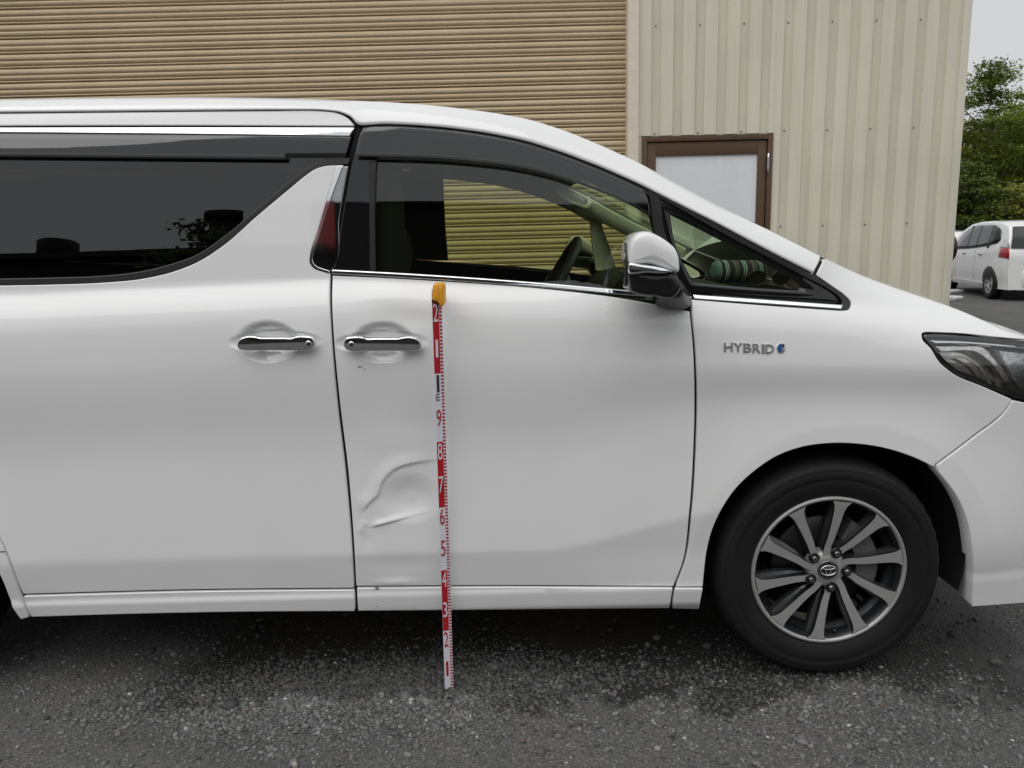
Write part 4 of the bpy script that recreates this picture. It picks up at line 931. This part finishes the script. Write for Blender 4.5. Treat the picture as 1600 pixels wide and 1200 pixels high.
# pillars inside: dark centre pillar, beige division and rail trims on both sides
bp_ = [[(480, 196), (560, 200), (625, 200)], [(625, 200), (628, 330), (634, 430)], [(634, 430), (470, 424)], [(470, 424), (475, 300), (480, 196)]]
for far in (0, 1): trim('pillar_trim', bp_, TRIMD, .05, far)
dv = [[(1006, 288), (1022, 296), (1046, 352), (1068, 410), (1085, 462)], [(1085, 462), (1028, 456)], [(1028, 456), (1016, 380), (1006, 288)]]
trim('pillar_trim', dv, BEIGE, .035, 1)
trim('pillar_trim', [[(1006, 292), (1022, 298), (1040, 352), (1062, 410), (1078, 462)], [(1078, 462), (1040, 458)], [(1040, 458), (1026, 380), (1006, 292)]], BLK, .03, 0)
rl = [[(560, 205), (600, 203), (650, 205), (700, 209), (760, 217), (820, 229.5), (880, 248.5), (940, 272), (1010, 304)], [(1010, 304), (1012, 330)], [(1012, 330), (940, 291), (880, 266), (820, 247), (760, 233), (700, 224), (650, 219), (560, 217)], [(560, 217), (560, 205)]]
trim('rail_trim', rl, BEIGE, .04, 1); trim('rail_trim', rl, TRIMD, .045, 0)
# grab handle on the far rail
gp = [atY(866, 292, 1.66), atY(872, 304, 1.64), atY(885, 313, 1.63), (atY(903, 321, 1.63)), atY(915, 324, 1.64), atY(921, 318, 1.66), atY(918, 310, 1.70)]
tube('grab_handle', [Vector(p) for p in catmull(gp, .01)], .012, BEIGE, None, 8)
# ---- seats
def seat(name, x, y, ang=8, head=True):
    s = part(name)
    def pad(nm, pts, w, m=SEATM):
        # rounded cushion extruded along Y
        P = np.array([(x+a, 0, b) for a, b in catmull(list(pts)+[pts[0]], .03)[:-1]]); c = P.mean(0); rows = []
        for k, dy in ((.80, -w/2), (.93, -w/2+.015), (1., -w/2+.05), (1., w/2-.05), (.93, w/2-.015), (.80, w/2)):
            q = c+(P-c)*k; q[:, 1] = y+dy; rows.append(q)
        o = grid_obj(nm, rows, m, s, True, close_v=True)
        for q in (rows[0], rows[-1]): pass
        bm = bmesh.new(); bm.from_mesh(o.data); bm.verts.ensure_lookup_table(); n = len(P)
        bm.faces.new([bm.verts[i] for i in range(n)]); bm.faces.new([bm.verts[len(bm.verts)-n+i] for i in range(n)]); bmesh.ops.recalc_face_normals(bm, faces=bm.faces[:]); bm.to_mesh(o.data); bm.free()
        o.data.shade_smooth(); return o
    pad('seat_cushion', [(.02, .52), (.10, .60), (.52, .66), (.58, .60), (.52, .50), (.1, .44)], .52)
    pad('backrest', [(.03, .58), (.12, .62), (.05, .90), (-.06, 1.20), (-.14, 1.24), (-.20, 1.20), (-.12, .85)], .50)
    if head: pad('headrest', [(-.10, 1.27), (-.09, 1.36), (-.12, 1.45), (-.18, 1.47), (-.24, 1.42), (-.22, 1.28), (-.16, 1.25)], .28)
    for dy in (-.06, .06): tube('headrest_post', [(x-.15, y+dy, 1.2), (x-.165, y+dy, 1.28)], .007, CHROME, s, 6)
seat('front_seat', -.26, .52); seat('front_seat', -.36, 1.39)
boxo('seat_base', -.25, .25, .32, .74, .33, .47, DARK); boxo('seat_base', -.35, .15, 1.19, 1.6, .33, .47, DARK)
boxo('cabin_divider', -.86, -.83, .22, 2*YC-.22, .34, 1.66, mat('rear_seat_dark', (.012, .012, .013), .9, 0, var=.2))
# ---- dashboard, steering wheel
def dashboard():
    pr_ = catmull([(.40, .62), (.36, .95), (.36, 1.10), (.40, 1.19), (.52, 1.235), (.75, 1.215), (.98, 1.165)], .03); rows = []
    for y in np.linspace(.16, 2*YC-.16, 24):
        k = np.exp(-((y-.53)/.20)**2); rows.append([(a, y, b+.075*k*math.exp(-((a-.44)/.09)**2)) for a, b in pr_])
    return grid_obj('dashboard', rows, TRIMD, None, True)
dashboard()
sw = part('steering_wheel'); c = np.array([.145, .53, 1.215]); tl = R(30)
axu = np.array([math.sin(tl), 0, math.cos(tl)]); axv = np.array([0, 1, 0]); axn = np.cross(axv, axu)
tube('steering_rim', [c+.19*(axu*math.cos(t)+axv*math.sin(t)) for t in np.linspace(0, 2*math.pi, 40, endpoint=False)], .016, mat('steering_leather', (.05, .055, .062), .45, 0, var=.1), sw, 10, True)
tube('steering_spoke', [c-.19*axv, c-.06*axv+axn*0], .018, BLK, sw, 8); tube('steering_spoke', [c+.19*axv, c+.06*axv], .018, BLK, sw, 8); tube('steering_spoke', [c-.19*axu, c-.05*axu], .018, BLK, sw, 8)
tube('steering_hub', [c-axn*.03, c+axn*0.0, c+axn*.03, c+axn*.06], [.05, .075, .075, .05], BLK, sw, 16)
tube('steering_column', [c+np.array([.03, 0, -.02]), c+np.array([.3, 0, -.14])], .04, BLK, sw, 10)
# adopt every van part made in this section
for o in [q for q in bpy.data.objects if q not in _made_before]:
    if o.parent is None:
        o.location = Vector(o.location)-VAN_OFF; o.parent = van

# ================================================================== MEASURING TAPE AGAINST THE DOOR
tp = tag(empty('measuring_tape', tuple(atZ(702, 1076, 0))), 'red and white survey tape with orange case standing against the dented door', 'measuring tape')
TPO = Vector(tp.location)
f0 = np.array(atZ(702, 1076, 0)); f0[2] = .0005; t0 = atY(682.5, 472, -.048); tv = (t0-f0); TL = np.linalg.norm(tv); tv /= TL
tu = np.array([1.0, .0, 0]); tu = tu-(tu@tv)*tv; tu /= np.linalg.norm(tu)
tu = tu*math.cos(R(14))+np.cross(tv, tu)*math.sin(R(14)); tn = np.cross(tu, tv)     # faces the camera side
KS = TL/1.2; TW = .0275
TWH = mat('tape_white', (.72, .72, .78), .38, 0, var=.03); TRD = mat('tape_red', (.46, .012, .022), .38, 0, var=.05); TBK = mat('tape_black', (.02, .03, .045), .4)
def tq(name, u0, u1, v0, v1, m, lift, th=.0006, parent=tp):
    c = [f0+tu*u+tv*(v*KS)+tn*lift for u, v in ((u0, v0), (u1, v0), (u1, v1), (u0, v1))]; b = [p-tn*th for p in c]
    return mesh_obj(name, np.array(c+b)-np.array(TPO), [(0, 1, 2, 3), (7, 6, 5, 4), (0, 4, 5, 1), (1, 5, 6, 2), (2, 6, 7, 3), (3, 7, 4, 0)], m, parent)
if tn[1] > 0: tn = -tn
tq('tape_band', -TW/2, TW/2, 0, 1.235, TWH, 0, .0015)
RW = TW*.66
for a, b in ((.2, .4), (.6, .8), (1.0, 1.225)): tq('red_section', -TW/2+.0004, -TW/2+RW, a, b, TRD, .0006)
V, F = [], []
for i in range(123):
    a = i*.01+.0005
    for (u0, u1, v0, v1) in ((TW/2-.0085, TW/2-.0008, a, a+.005),):
        c = [f0+tu*u+tv*(v*KS)+tn*.0008-np.array(TPO) for u, v in ((u0, v0), (u1, v0), (u1, v1), (u0, v1))]; k = len(V); V += c; F.append((k, k+1, k+2, k+3))
o = mesh_obj('scale_marks', V, F, TRD, tp); o['kind'] = 'stuff'
def tdigit(ch, vtop, m, h=.050, w=.0135, u0=-TW/2+.0025, rot=False, lift=.0016):
    v, f = text_mesh(ch, bold=.0)
    if rot: v = np.stack([v[:, 1]*-1, v[:, 0], v[:, 2]], 1)
    v = v-v.min(0); v /= np.array([v[:, 0].max(), v[:, 1].max(), 1])
    P = [f0+tu*(u0+a*w)+tv*((vtop-h+b*h)*KS)+tn*lift-np.array(TPO) for a, b, _ in v]
    mesh_obj('digit', P, f, m, tp)
for k in range(1, 13):
    red = k in (3, 4, 7, 8, 11, 12)
    ch = {10: '1', 11: '1', 12: '2'}.get(k, str(k)); m = TBK if k == 10 else (TWH if red else TRD)
    tdigit(ch, k*.1-.004, m, w=.0070 if ch == '1' else .0135, u0=-TW/2+(.006 if ch == '1' else .0022))
    if red: tq('red_section', -TW/2+.0003, -TW/2+RW, k*.1-.002, k*.1, TRD, .0007) if False else None
tdigit('m', .942, TBK, h=.020, w=.011, rot=True)
ck = lambda: None
ct = f0+tv*(1.2*KS); CO = mat('case_orange', (.80, .36, .02), .42, 0, var=.06, scale=40)
cs = [(676, 449), (677, 445), (680, 443), (685, 442.8), (690, 443), (693, 445), (694, 449), (694.2, 460), (694, 472), (692, 478), (689, 479), (685, 473), (680, 470.5), (677, 470), (675.8, 467), (675.8, 458)]
yc0 = -.058
cr = pxring(cs, yc0, 2.); case = puff('tape_case', cr, [(.0035, -.004), (.0012, -.0025), (0, .001), (0, .060), (.002, .066)], CO)
case2 = boxo('case_seam', 0, .001, 0, .001, 0, .001, CO)
bpy.data.objects.remove(case2)
sm_ = atY(685, 455, yc0-.0042); sl = boxo('case_line', sm_[0]-.0007, sm_[0]+.0007, sm_[1]-.0003, sm_[1]+.002, sm_[2]-.018, sm_[2]+.016, mat('case_line', (.45, .2, .01), .5))
lp = atY(684, 470, -.05); lip = boxo('case_mouth', lp[0]-.0165, lp[0]+.0165, lp[1]-.006, lp[1]+.012, lp[2]-.003, lp[2]+.004, mat('case_mouth', (.05, .03, .02), .5))
for o in (case, sl, lip): o.location = -TPO; o.parent = tp

# ================================================================== ON THE DASHBOARD
def stripe_mat():
    m = bpy.data.materials.new('striped_cloth'); m.use_nodes = True; n = m.node_tree; b = n.nodes['Principled BSDF']; b.inputs['Roughness'].default_value = .9
    tc = n.nodes.new('ShaderNodeTexCoord'); sx = n.nodes.new('ShaderNodeSeparateXYZ'); n.links.new(tc.outputs['Object'], sx.inputs[0])
    mr = n.nodes.new('ShaderNodeMapRange'); mr.inputs[1].default_value = -.10; mr.inputs[2].default_value = .10; n.links.new(sx.outputs[0], mr.inputs[0])
    r = n.nodes.new('ShaderNodeValToRGB'); r.color_ramp.interpolation = 'CONSTANT'; e = r.color_ramp.elements
    D, T, Gn = (.030, .024, .034, 1), (.34, .42, .46, 1), (.13, .135, .11, 1)
    stops = [(0, (.16, .24, .25, 1)), (.09, D), (.16, T), (.185, D), (.20, T), (.22, D), (.33, Gn), (.37, D), (.385, Gn), (.41, D), (.49, T), (.51, D), (.53, T), (.555, D), (.66, Gn), (.70, D), (.72, Gn), (.74, D), (.80, T), (.82, D), (.84, T), (.86, D), (.94, T), (.96, D)]
    e[0].position, e[0].color = stops[0]; e[1].position, e[1].color = stops[-1]
    for p, c in stops[1:-1]: q = e.new(p); q.color = c
    n.links.new(mr.outputs[0], r.inputs[0]); n.links.new(r.outputs[0], b.inputs['Base Color']); return m
rc = atY(1154, 424, .47); rl_ = .095
prof_ = [(-1.0, .0), (-1.02, .012), (-1.0, .024), (-.95, .033), (-.85, .0375), (-.5, .0385), (0, .038), (.5, .0385), (.85, .037), (.95, .031), (1.0, .02), (1.02, .0)]
P = []
for t, r_ in prof_: P.append([(t*rl_, r_*math.cos(a)*(1+.03*math.sin(5*a+t*4)), r_*math.sin(a)*(1+.03*math.sin(4*a-t*5))) for a in np.linspace(0, 2*math.pi, 28, endpoint=False)])
ro = grid_obj('rolled_cloth', P, stripe_mat(), None, True, close_v=True); ro.location = rc; ro.rotation_euler = (0, R(2), R(14))
tag(ro, 'dark striped cloth roll lying on the dashboard behind the small front window', 'cloth roll')
sg = tag(empty('sunglasses', tuple(atY(1200, 441, .40))), 'dark round sunglasses lying on the dashboard beside the striped roll', 'sunglasses')
SGO = Vector(sg.location)
FRM = mat('gold_frame', (.10, .085, .05), .35, .8)
for cx in (1183, 1221):
    c = atY(cx, 434, .40); cir = [c+np.array([.030*math.cos(t), 0, .024*math.sin(t)]) for t in np.linspace(0, 2*math.pi, 24, endpoint=False)]
    o = tube('lens_rim', cir, .0016, FRM, sg, 6, True); o.location = -SGO
    o = mesh_obj('lens', np.array(cir)+np.array([0, .001, 0]), [tuple(range(24))], mat('dark_lens', (.02, .018, .012), .08), sg); o.location = -SGO
b0, b1 = atY(1197, 432, .40), atY(1207, 432, .40); o = tube('bridge', [b0, .5*(b0+b1)+np.array([0, 0, .003]), b1], .0018, FRM, sg, 6); o.location = -SGO
for cx, d in ((1170, -.01), (1234, .01)):
    c = atY(cx, 431, .40); o = tube('temple', [c, c+np.array([d, .07, -.004]), c+np.array([d, .13, -.02])], .0018, FRM, sg, 6); o.location = -SGO

# ================================================================== CARS BEYOND THE BUILDING
CARW = mat('car_white', (.78, .775, .77), .35, 0, .8, var=.02)
CGL = glass('car_glass', (.10, .13, .12), 1.8); CDK = mat('car_dark', (.012, .012, .013), .5, var=.2)
def hatchback(name, label, loc, head, L=3.84, W=.84, H=1.525, van_=False, detail=True):
    root = tag(empty(name, loc), label, 'car', 'white cars parked beyond the building'); hl_ = L/2
    if not van_:
        topx = np.array([-1, -.975, -.94, -.86, -.70, -.45, -.1, .15, .34, .52, .68, .84, .95, 1.])*hl_; topz = np.array([.92, 1.02, 1.20, 1.42, 1.50, 1.525, 1.52, 1.48, 1.37, 1.18, .985, .90, .80, .62])*H/1.525
    else:
        topx = np.array([-1, -.97, -.92, -.7, -.3, .2, .4, .55, .72, .84, .95, 1.])*hl_; topz = np.array([1.0, 1.4, 1.62, 1.68, 1.7, 1.68, 1.55, 1.33, 1.06, 1.0, .88, .7])*H/1.7
    zb = lambda x: (.90+.10*ss(.3*hl_, -.9*hl_, x))*(H/1.525)
    def hw(x): return W*(1-.07*float(ss(.60, 1.0, abs(x)/hl_))**1.5-.03*float(ss(.93, 1.0, abs(x)/hl_)))
    def yside(x, z):
        zb_ = float(zb(x)); y = hw(x)*(.965+.035*float(ss(.25, .55, z))-.012*float(ss(.6, .95, z)))
        if z > zb_: y -= (z-zb_)*.20
        return y
    xs = np.unique(np.r_[np.linspace(-hl_, -.8*hl_, 14), np.linspace(-.8*hl_, .8*hl_, 26), np.linspace(.8*hl_, hl_, 10)]); G = []
    for x in xs:
        zt = float(np.interp(x, topx, topz)); z0 = .22; row = []
        zc = zt-.05
        for z in np.linspace(z0, max(zc, z0+.1), 18): row.append((x, yside(x, z), z))
        ye = row[-1][1]
        for k in (.25, .5, .75): a = k*math.pi/2; row.append((x, ye-.07*(1-math.cos(a)), zc+.045*math.sin(a)))
        for s in (.85, .6, .3, 0): row.append((x, s*(ye-.07), zt+.0*s))
        G.append(row+[(a, -b, c) for a, b, c in row[::-1][1:]])
    body = grid_obj('body', G, CARW, root, True)
    n = len(G[0]); bm = bmesh.new(); bm.from_mesh(body.data); bm.verts.ensure_lookup_table()
    bm.faces.new([bm.verts[i] for i in range(n)]); bm.faces.new([bm.verts[(len(xs)-1)*n+i] for i in range(n)]); bmesh.ops.recalc_face_normals(bm, faces=bm.faces[:]); bm.to_mesh(body.data); bm.free()
    body.data.shade_smooth(); body.data.set_sharp_from_angle(angle=R(40))
    def sidepoly(nm, pts, m, lift=.006, sgn=1):
        q = catmull(list(pts), .08) if len(pts) > 5 else np.array(pts); c = q.mean(0); rows = []
        for s in (1.0, .66, .33, .02): rows.append([(x, sgn*(yside(x, z)+lift), z) for x, z in c+(q-c)*s])
        rows.insert(0, [(x, y-sgn*.02, z) for x, y, z in rows[0]])
        return grid_obj(nm, rows, m, root, True, close_v=True, flip=(sgn > 0))
    k = H/1.525
    for sgn in (1, -1):
        if not van_:
            sidepoly('side_window', [(-1.52, 1.15), (-1.43, 1.33), (-1.25, 1.40), (-.6, 1.44), (.05, 1.42), (.42, 1.33), (.80, 1.10), (.98, .965), (.5, .955), (-.5, 1.0), (-1.15, 1.055), (-1.42, 1.09)], mat('car_window', (.02, .024, .024), .06, 0, var=.4, scale=3), .018, sgn)
            for px_ in (-.42, .10, -1.05): sidepoly('window_pillar', [(px_-.025, 1.0), (px_+.03, .99), (px_+.0, 1.43), (px_-.05, 1.43)], CDK, .020, sgn)
            for px_ in (-.40, .72): sidepoly('door_seam', [(px_-.006, .35), (px_+.006, .35), (px_+.02, .94), (px_+.008, .94)], CDK, .002, sgn)
            for px_ in (-.72, .22): 
                o = boxo('door_handle', px_-.10, px_+.10, sgn*(yside(px_, .86)+.0)-.015, sgn*(yside(px_, .86))+.018*sgn+.0, .845, .875, CHROME, root) if sgn > 0 else None
            sidepoly('sill_strip', [(-1.0, .24), (1.0, .24), (1.0, .31), (-1.0, .31)], mat('sill_grey', (.45, .45, .44), .5), .012, sgn)
            sidepoly('tail_lamp', [(-1.91, .80), (-1.58, .83), (-1.60, 1.0), (-1.88, 1.0)], mat('tail_red', (.40, .008, .015), .12, 0, .6, var=.2), .014, sgn)
            sidepoly('lamp_clear', [(-1.88, 1.0), (-1.60, 1.002), (-1.68, 1.16), (-1.80, 1.18)], mat('lamp_clear', (.62, .60, .60), .15, .2, .6), .013, sgn)
        else:
            sidepoly('side_window', [(-2.0, 1.1), (-1.95, 1.5), (-.5, 1.56), (.6, 1.52), (1.25, 1.12), (.0, 1.05)], mat('car_window', (.02, .024, .024), .06, 0), .006, sgn)
        for wx in (-.645*hl_, .66*hl_):
            # wheel arch and wheel
            ar = [(wx+.345*math.cos(t), .30+.345*math.sin(t)) for t in np.linspace(R(-12), R(192), 20)]; sidepoly('wheel_arch', ar, CDK, .010, sgn)
            wy = sgn*(yside(wx, .3)+.020)
            def lat(nm, pr_, m, n_=24):
                P_ = [[(wx+r_*math.cos(2*math.pi*j/n_), wy-sgn*y_, .295+r_*math.sin(2*math.pi*j/n_)) for j in range(n_)] for r_, y_ in pr_]; return grid_obj(nm, P_, m, root, True, close_v=True)
            lat('tyre', [(.19, .004), (.24, -.012), (.28, -.002), (.295, .03), (.295, .17), (.1, .18)], TYRE)
            lat('wheel_cover', [(.0, .012), (.05, .0), (.16, .004), (.19, -.004), (.195, .01)], mat('wheel_silver', (.45, .45, .46), .35, .6, var=.2), 24)
            for j in range(6):
                a = 2*math.pi*j/6+.3; c0 = (wx+.115*math.cos(a), .295+.115*math.sin(a)); q = [(c0[0]+.032*math.cos(t)*1.1, wy+sgn*.004, c0[1]+.032*math.sin(t)) for t in np.linspace(0, 2*math.pi, 10, endpoint=False)]
                mesh_obj('cover_slot', q, [tuple(range(10)) if sgn < 0 else tuple(range(9, -1, -1))], CDK, root)
    # rear end: hatch glass, bumper, plate recess
    if not van_:
        rg = []
        for z in np.linspace(1.0, 1.40, 8):
            x = float(np.interp(z, topz[:4], topx[:4]))-.035; w_ = (.735-(z-1.0)*.20); rg.append([(x+.012*(abs(s))**3, s*w_, z) for s in np.linspace(-1, 1, 15)])
        grid_obj('rear_window', rg, mat('car_window', (.02, .024, .024), .06, 0), root, True)
        bmp = []
        for z, o_ in ((.20, -.02), (.26, .035), (.36, .05), (.50, .055), (.58, .04), (.66, .0)):
            row = []
            for s in np.linspace(-1, 1, 25): row.append((-hl_-o_+.22*abs(s)**5, s*(W*.80+o_*.6), z))
            bmp.append(row)
        grid_obj('rear_bumper', bmp, CARW, root, True)
        boxo('under_shadow_pan', -hl_+.1, hl_-.1, -.6, .6, .18, .23, CDK, root)
        boxo('number_plate', -hl_-.012, -hl_+.0, -.165, .165, .70, .86, mat('plate_white', (.7, .7, .68), .4), root)
        tube('antenna', [(-.9, 0, 1.525), (-1.2, 0, 1.72)], .006, CDK, root, 6)
    root.rotation_euler = (0, 0, head)
    return root
wp = atZ(1545, 467, 0)                                        # rear left wheel on the ground
hd = R(90-12); hv = np.array([math.cos(hd), math.sin(hd), 0]); lv = np.array([-hv[1], hv[0], 0])
org = wp+hv*(.645*1.92)-lv*.80; hatchback('parked_hatchback', 'white five-door hatchback with red tail lamp parked beyond the building', (org[0], org[1], 0), hd)
q = atY(1512, 358, wp[1]+9.); hatchback('parked_minivan', 'white minivan mostly hidden between the wall corner and the white hatchback', (q[0], q[1], 0), R(90-30), L=4.3, W=.82, H=float(q[2]), van_=True)
# dark round thing hanging at the end wall, and white scraps on the ground
hc = tag(empty('hanging_coil', (xc+.055, BY+.27, 0)), 'dark maroon coil hanging on the end wall at the building corner', 'coil')
ccz = atY(1486, 388, BY+.1)[2]
o = tube('coil_loop', [(.052, .20*math.cos(t), ccz+.12*math.sin(t)) for t in np.linspace(0, 2*math.pi, 36, endpoint=False)], .022, mat('maroon_hose', (.035, .008, .012), .5, var=.2), hc, 8, True)
o = tube('coil_hook', [(-.01, 0, ccz+.10), (.08, 0, ccz+.095), (.12, 0, ccz+.14)], .012, BLK, hc, 6)
for i, (px, py, sx_) in enumerate(((1487, 456, .22), (1489.5, 466.5, .16))):
    p = atZ(px, py, .02); bm = bmesh.new(); box(bm, -sx_, sx_, -.12, .12, 0, .07); bmesh.ops.bevel(bm, geom=bm.edges[:], offset=.015, segments=1, affect='EDGES')
    for v in bm.verts: v.co += Vector((random.uniform(-.012, .012), random.uniform(-.012, .012), 0))
    o = bm_obj('white_block', bm, mat('white_block', (.62, .62, .62), .7, var=.1)); o.location = (p[0], p[1], 0); o.rotation_euler = (0, 0, R(8+20*i))
    tag(o, ['longer white block on the ground by the building corner', 'shorter white block on the ground by the building corner'][i], 'block', 'white blocks by the corner')

# ================================================================== TREES
BARK = mat('bark', (.055, .042, .032), .9, 0, var=.25, bump=.4, bscale=30)
def leaf_mat(name, c):
    m = bpy.data.materials.new(name); m.use_nodes = True; n = m.node_tree; b = n.nodes['Principled BSDF']; b.inputs['Roughness'].default_value = .55
    at = n.nodes.new('ShaderNodeAttribute'); at.attribute_name = 'leaf_col'; mu = n.nodes.new('ShaderNodeMix'); mu.data_type = 'RGBA'; mu.blend_type = 'MULTIPLY'; mu.inputs['Factor'].default_value = 1
    mu.inputs['A'].default_value = (*c, 1); n.links.new(at.outputs['Color'], mu.inputs['B']); n.links.new(mu.outputs['Result'], b.inputs['Base Color'])
    tr = n.nodes.new('ShaderNodeBsdfTranslucent'); n.links.new(mu.outputs['Result'], tr.inputs[0]); mxs = n.nodes.new('ShaderNodeMixShader'); mxs.inputs[0].default_value = .45
    n.links.new(b.outputs[0], mxs.inputs[1]); n.links.new(tr.outputs[0], mxs.inputs[2]); n.links.new(mxs.outputs[0], n.nodes['Material Output'].inputs[0]); return m
LEAFS = [leaf_mat('leaf_mid', (.150, .200, .030)), leaf_mat('leaf_dark', (.095, .140, .026)), leaf_mat('leaf_yellow', (.190, .225, .045))]
def tree(x, y, h, rad, lm, label, nclump=150, per=170, leaf=.075, z_lo=.18, group='trees beyond the parked cars', name='broadleaf_tree'):
    r = np.random.default_rng(int(abs(x*31+y*17))+5)
    root = tag(empty(name, (x, y, 0)), label, 'tree', group)
    tube('trunk', [(0, 0, -.05), (.05, 0, h*.2), (-.04, .05, h*.45), (.05, 0, h*.75)], [.17, .13, .09, .03], BARK, root, 8)
    cl = []; br = 0
    while len(cl) < nclump:
        u = r.uniform(-1, 1, 3); d = np.linalg.norm(u)
        if d > 1: continue
        lobe = 1+.22*math.sin(3*math.atan2(u[1], u[0])+x)+.15*math.sin(5*u[2]+2*u[0])
        if d < .45 and r.random() < .6: continue
        z = h*(z_lo+(1-z_lo)*(u[2]*.5+.5)); k = 1-.35*max(0, u[2])
        cl.append((u[0]*rad*lobe*k, u[1]*rad*lobe*k, z))
    cl = np.array(cl)
    tubes = []
    for i in range(0, nclump, 6):
        c = cl[i]; s = np.array([.02, .01, max(h*.15, c[2]-rad*.75)]); m_ = .5*(s+c)+np.array([0, 0, .1]); tubes.append((s, m_, c))
    bmv, bmf = [], []
    for s, m_, c in tubes:
        pts = [s, m_, c]; rr = [.045, .03, .010]
        for i, p in enumerate(pts):
            for j in range(5): a = 2*math.pi*j/5; bmv.append((p[0]+rr[i]*math.cos(a), p[1]+rr[i]*math.sin(a), p[2]))
        k = len(bmv)-15
        for i in range(2):
            for j in range(5): bmf.append((k+i*5+j, k+i*5+(j+1) % 5, k+(i+1)*5+(j+1) % 5, k+(i+1)*5+j))
    mesh_obj('branches', bmv, bmf, BARK, root)
    N = nclump*per; ci = np.repeat(np.arange(nclump), per)
    sp = rad*.18; off = r.normal(0, 1, (N, 3))*np.array([sp, sp, sp*.34])*r.uniform(.6, 1.25, nclump)[ci][:, None]
    ctr = cl[ci]+off
    a = r.normal(0, 1, (N, 3)); a[:, 2] *= .45; a /= np.linalg.norm(a, axis=1)[:, None]; b = np.cross(a, r.normal(0, 1, (N, 3))*np.array([.35, .35, 1.])); b /= np.linalg.norm(b, axis=1)[:, None]+1e-9
    s = leaf*r.uniform(.6, 1.3, N)[:, None]
    V = np.stack([ctr-a*s, ctr+b*s*.45, ctr+a*s, ctr-b*s*.45], 1).reshape(-1, 3); V[:, 2] = np.maximum(V[:, 2], .05)
    me = bpy.data.meshes.new('crown'); me.vertices.add(4*N); me.vertices.foreach_set('co', V.ravel()); me.loops.add(4*N); me.loops.foreach_set('vertex_index', np.arange(4*N, dtype=np.int32))
    me.polygons.add(N); me.polygons.foreach_set('loop_start', np.arange(0, 4*N, 4, dtype=np.int32)); me.update()
    tone = (r.uniform(.5, 1.45, nclump)[ci]*r.uniform(.7, 1.35, N)); col = np.stack([tone*r.uniform(.85, 1.25, N), tone, tone*r.uniform(.7, 1.1, N), np.ones(N)], 1)
    at = me.attributes.new('leaf_col', 'FLOAT_COLOR', 'POINT'); at.data.foreach_set('color', np.repeat(col, 4, 0).astype(np.float32).ravel())
    me.materials.append(lm); o = bpy.data.objects.new('crown', me); link(o, root); return root
def tpos(px, Y): p = atY(px, 400, Y); return p[0], p[1]
def th(px, py, Y): return float(atY(px, py, Y)[2])
x_, y_ = tpos(1528, 24.); tree(x_, y_, th(1540, 92, 24), 1.55, LEAFS[0], 'tall layered broadleaf tree rising close beside the building corner', 95, 190, z_lo=.3, leaf=.06)
x_, y_ = tpos(1592, 25.5); tree(x_, y_, th(1600, 138, 25), 1.9, LEAFS[0], 'broad rounded tree standing directly behind the white hatchback', 130, 200, leaf=.06)
x_, y_ = tpos(1512, 21.5); tree(x_, y_, th(1512, 250, 21.5), 1.0, LEAFS[1], 'low dark bushy tree just beside the wall corner', 90, 200, z_lo=.05, leaf=.06)
x_, y_ = tpos(1596, 21.); tree(x_, y_, th(1596, 285, 21), 1.3, LEAFS[2], 'low yellow-green tree over the rear of the white hatchback', 100, 200, z_lo=.05, leaf=.06)
x_, y_ = tpos(1552, 28.); tree(x_, y_, th(1552, 170, 28), 2.6, LEAFS[1], 'dark dense tree filling the gap between the two taller trees', 190, 200, leaf=.08, z_lo=.03)
x_, y_ = tpos(1690, 27.); tree(x_, y_, th(1690, 130, 27), 3.0, LEAFS[0], 'wide green tree at the far right end of the tree row', 150, 180, leaf=.08, z_lo=.05)

# ================================================================== ACROSS THE YARD (seen in the van's windows)
opp = tag(empty('yard_building', (0, -17, 0)), 'long dark building across the yard mirrored in the van windows', 'building')
OW = mat('dark_cladding', (.045, .042, .040), .8, 0, var=.1, scale=2)
boxo('low_wing', -26, -4.61, -6, 0, 0, 5.7, OW, opp); boxo('roof_edge', -26.2, -4.6, -6.2, .35, 5.71, 5.9, OW, opp)
boxo('tall_wing', -4.6, 14, -6, -.2, 0, 7.4, OW, opp); boxo('roof_edge', -4.55, 14.3, -6.2, .3, 7.41, 7.6, OW, opp)
sg_ = boxo('wall_sign', -5.0, -4.38, -17.15, -16.72, 5.8, 7.75, mat('sign_red', (.42, .045, .04), .5, 0, var=.08, scale=2)); tag(sg_, 'tall red sign panel on the dark building across the yard', 'sign')
for i, (vx, z, hh) in enumerate(((-12.1, 5.9, .20), (-7.7, 5.9, 1.15))):
    vr = tag(empty('roof_ventilator', (vx, -18, z)), ['short round capped ventilator on the roof across the yard', 'taller round capped ventilator on the roof across the yard'][i], 'ventilator', 'roof ventilators across the yard')
    for nm, prf in (('vent_pipe', [(.37, 0), (.37, hh), (.0, hh)]), ('vent_cap', [(.36, hh-.02), (.50, hh+.02), (.50, hh+.46), (.45, hh+.5), (0, hh+.51)])):
        P = [[(r_*math.cos(a), r_*math.sin(a), z_) for a in np.linspace(0, 2*math.pi, 24, endpoint=False)] for r_, z_ in prf]; grid_obj(nm, P, OW, vr, True, close_v=True)
tree(-7.0, -15.3, 6.2, 1.3, LEAFS[1], 'small dark tree in front of the building across the yard', 60, 120, leaf=.10, z_lo=.3, group=None, name='yard_tree')
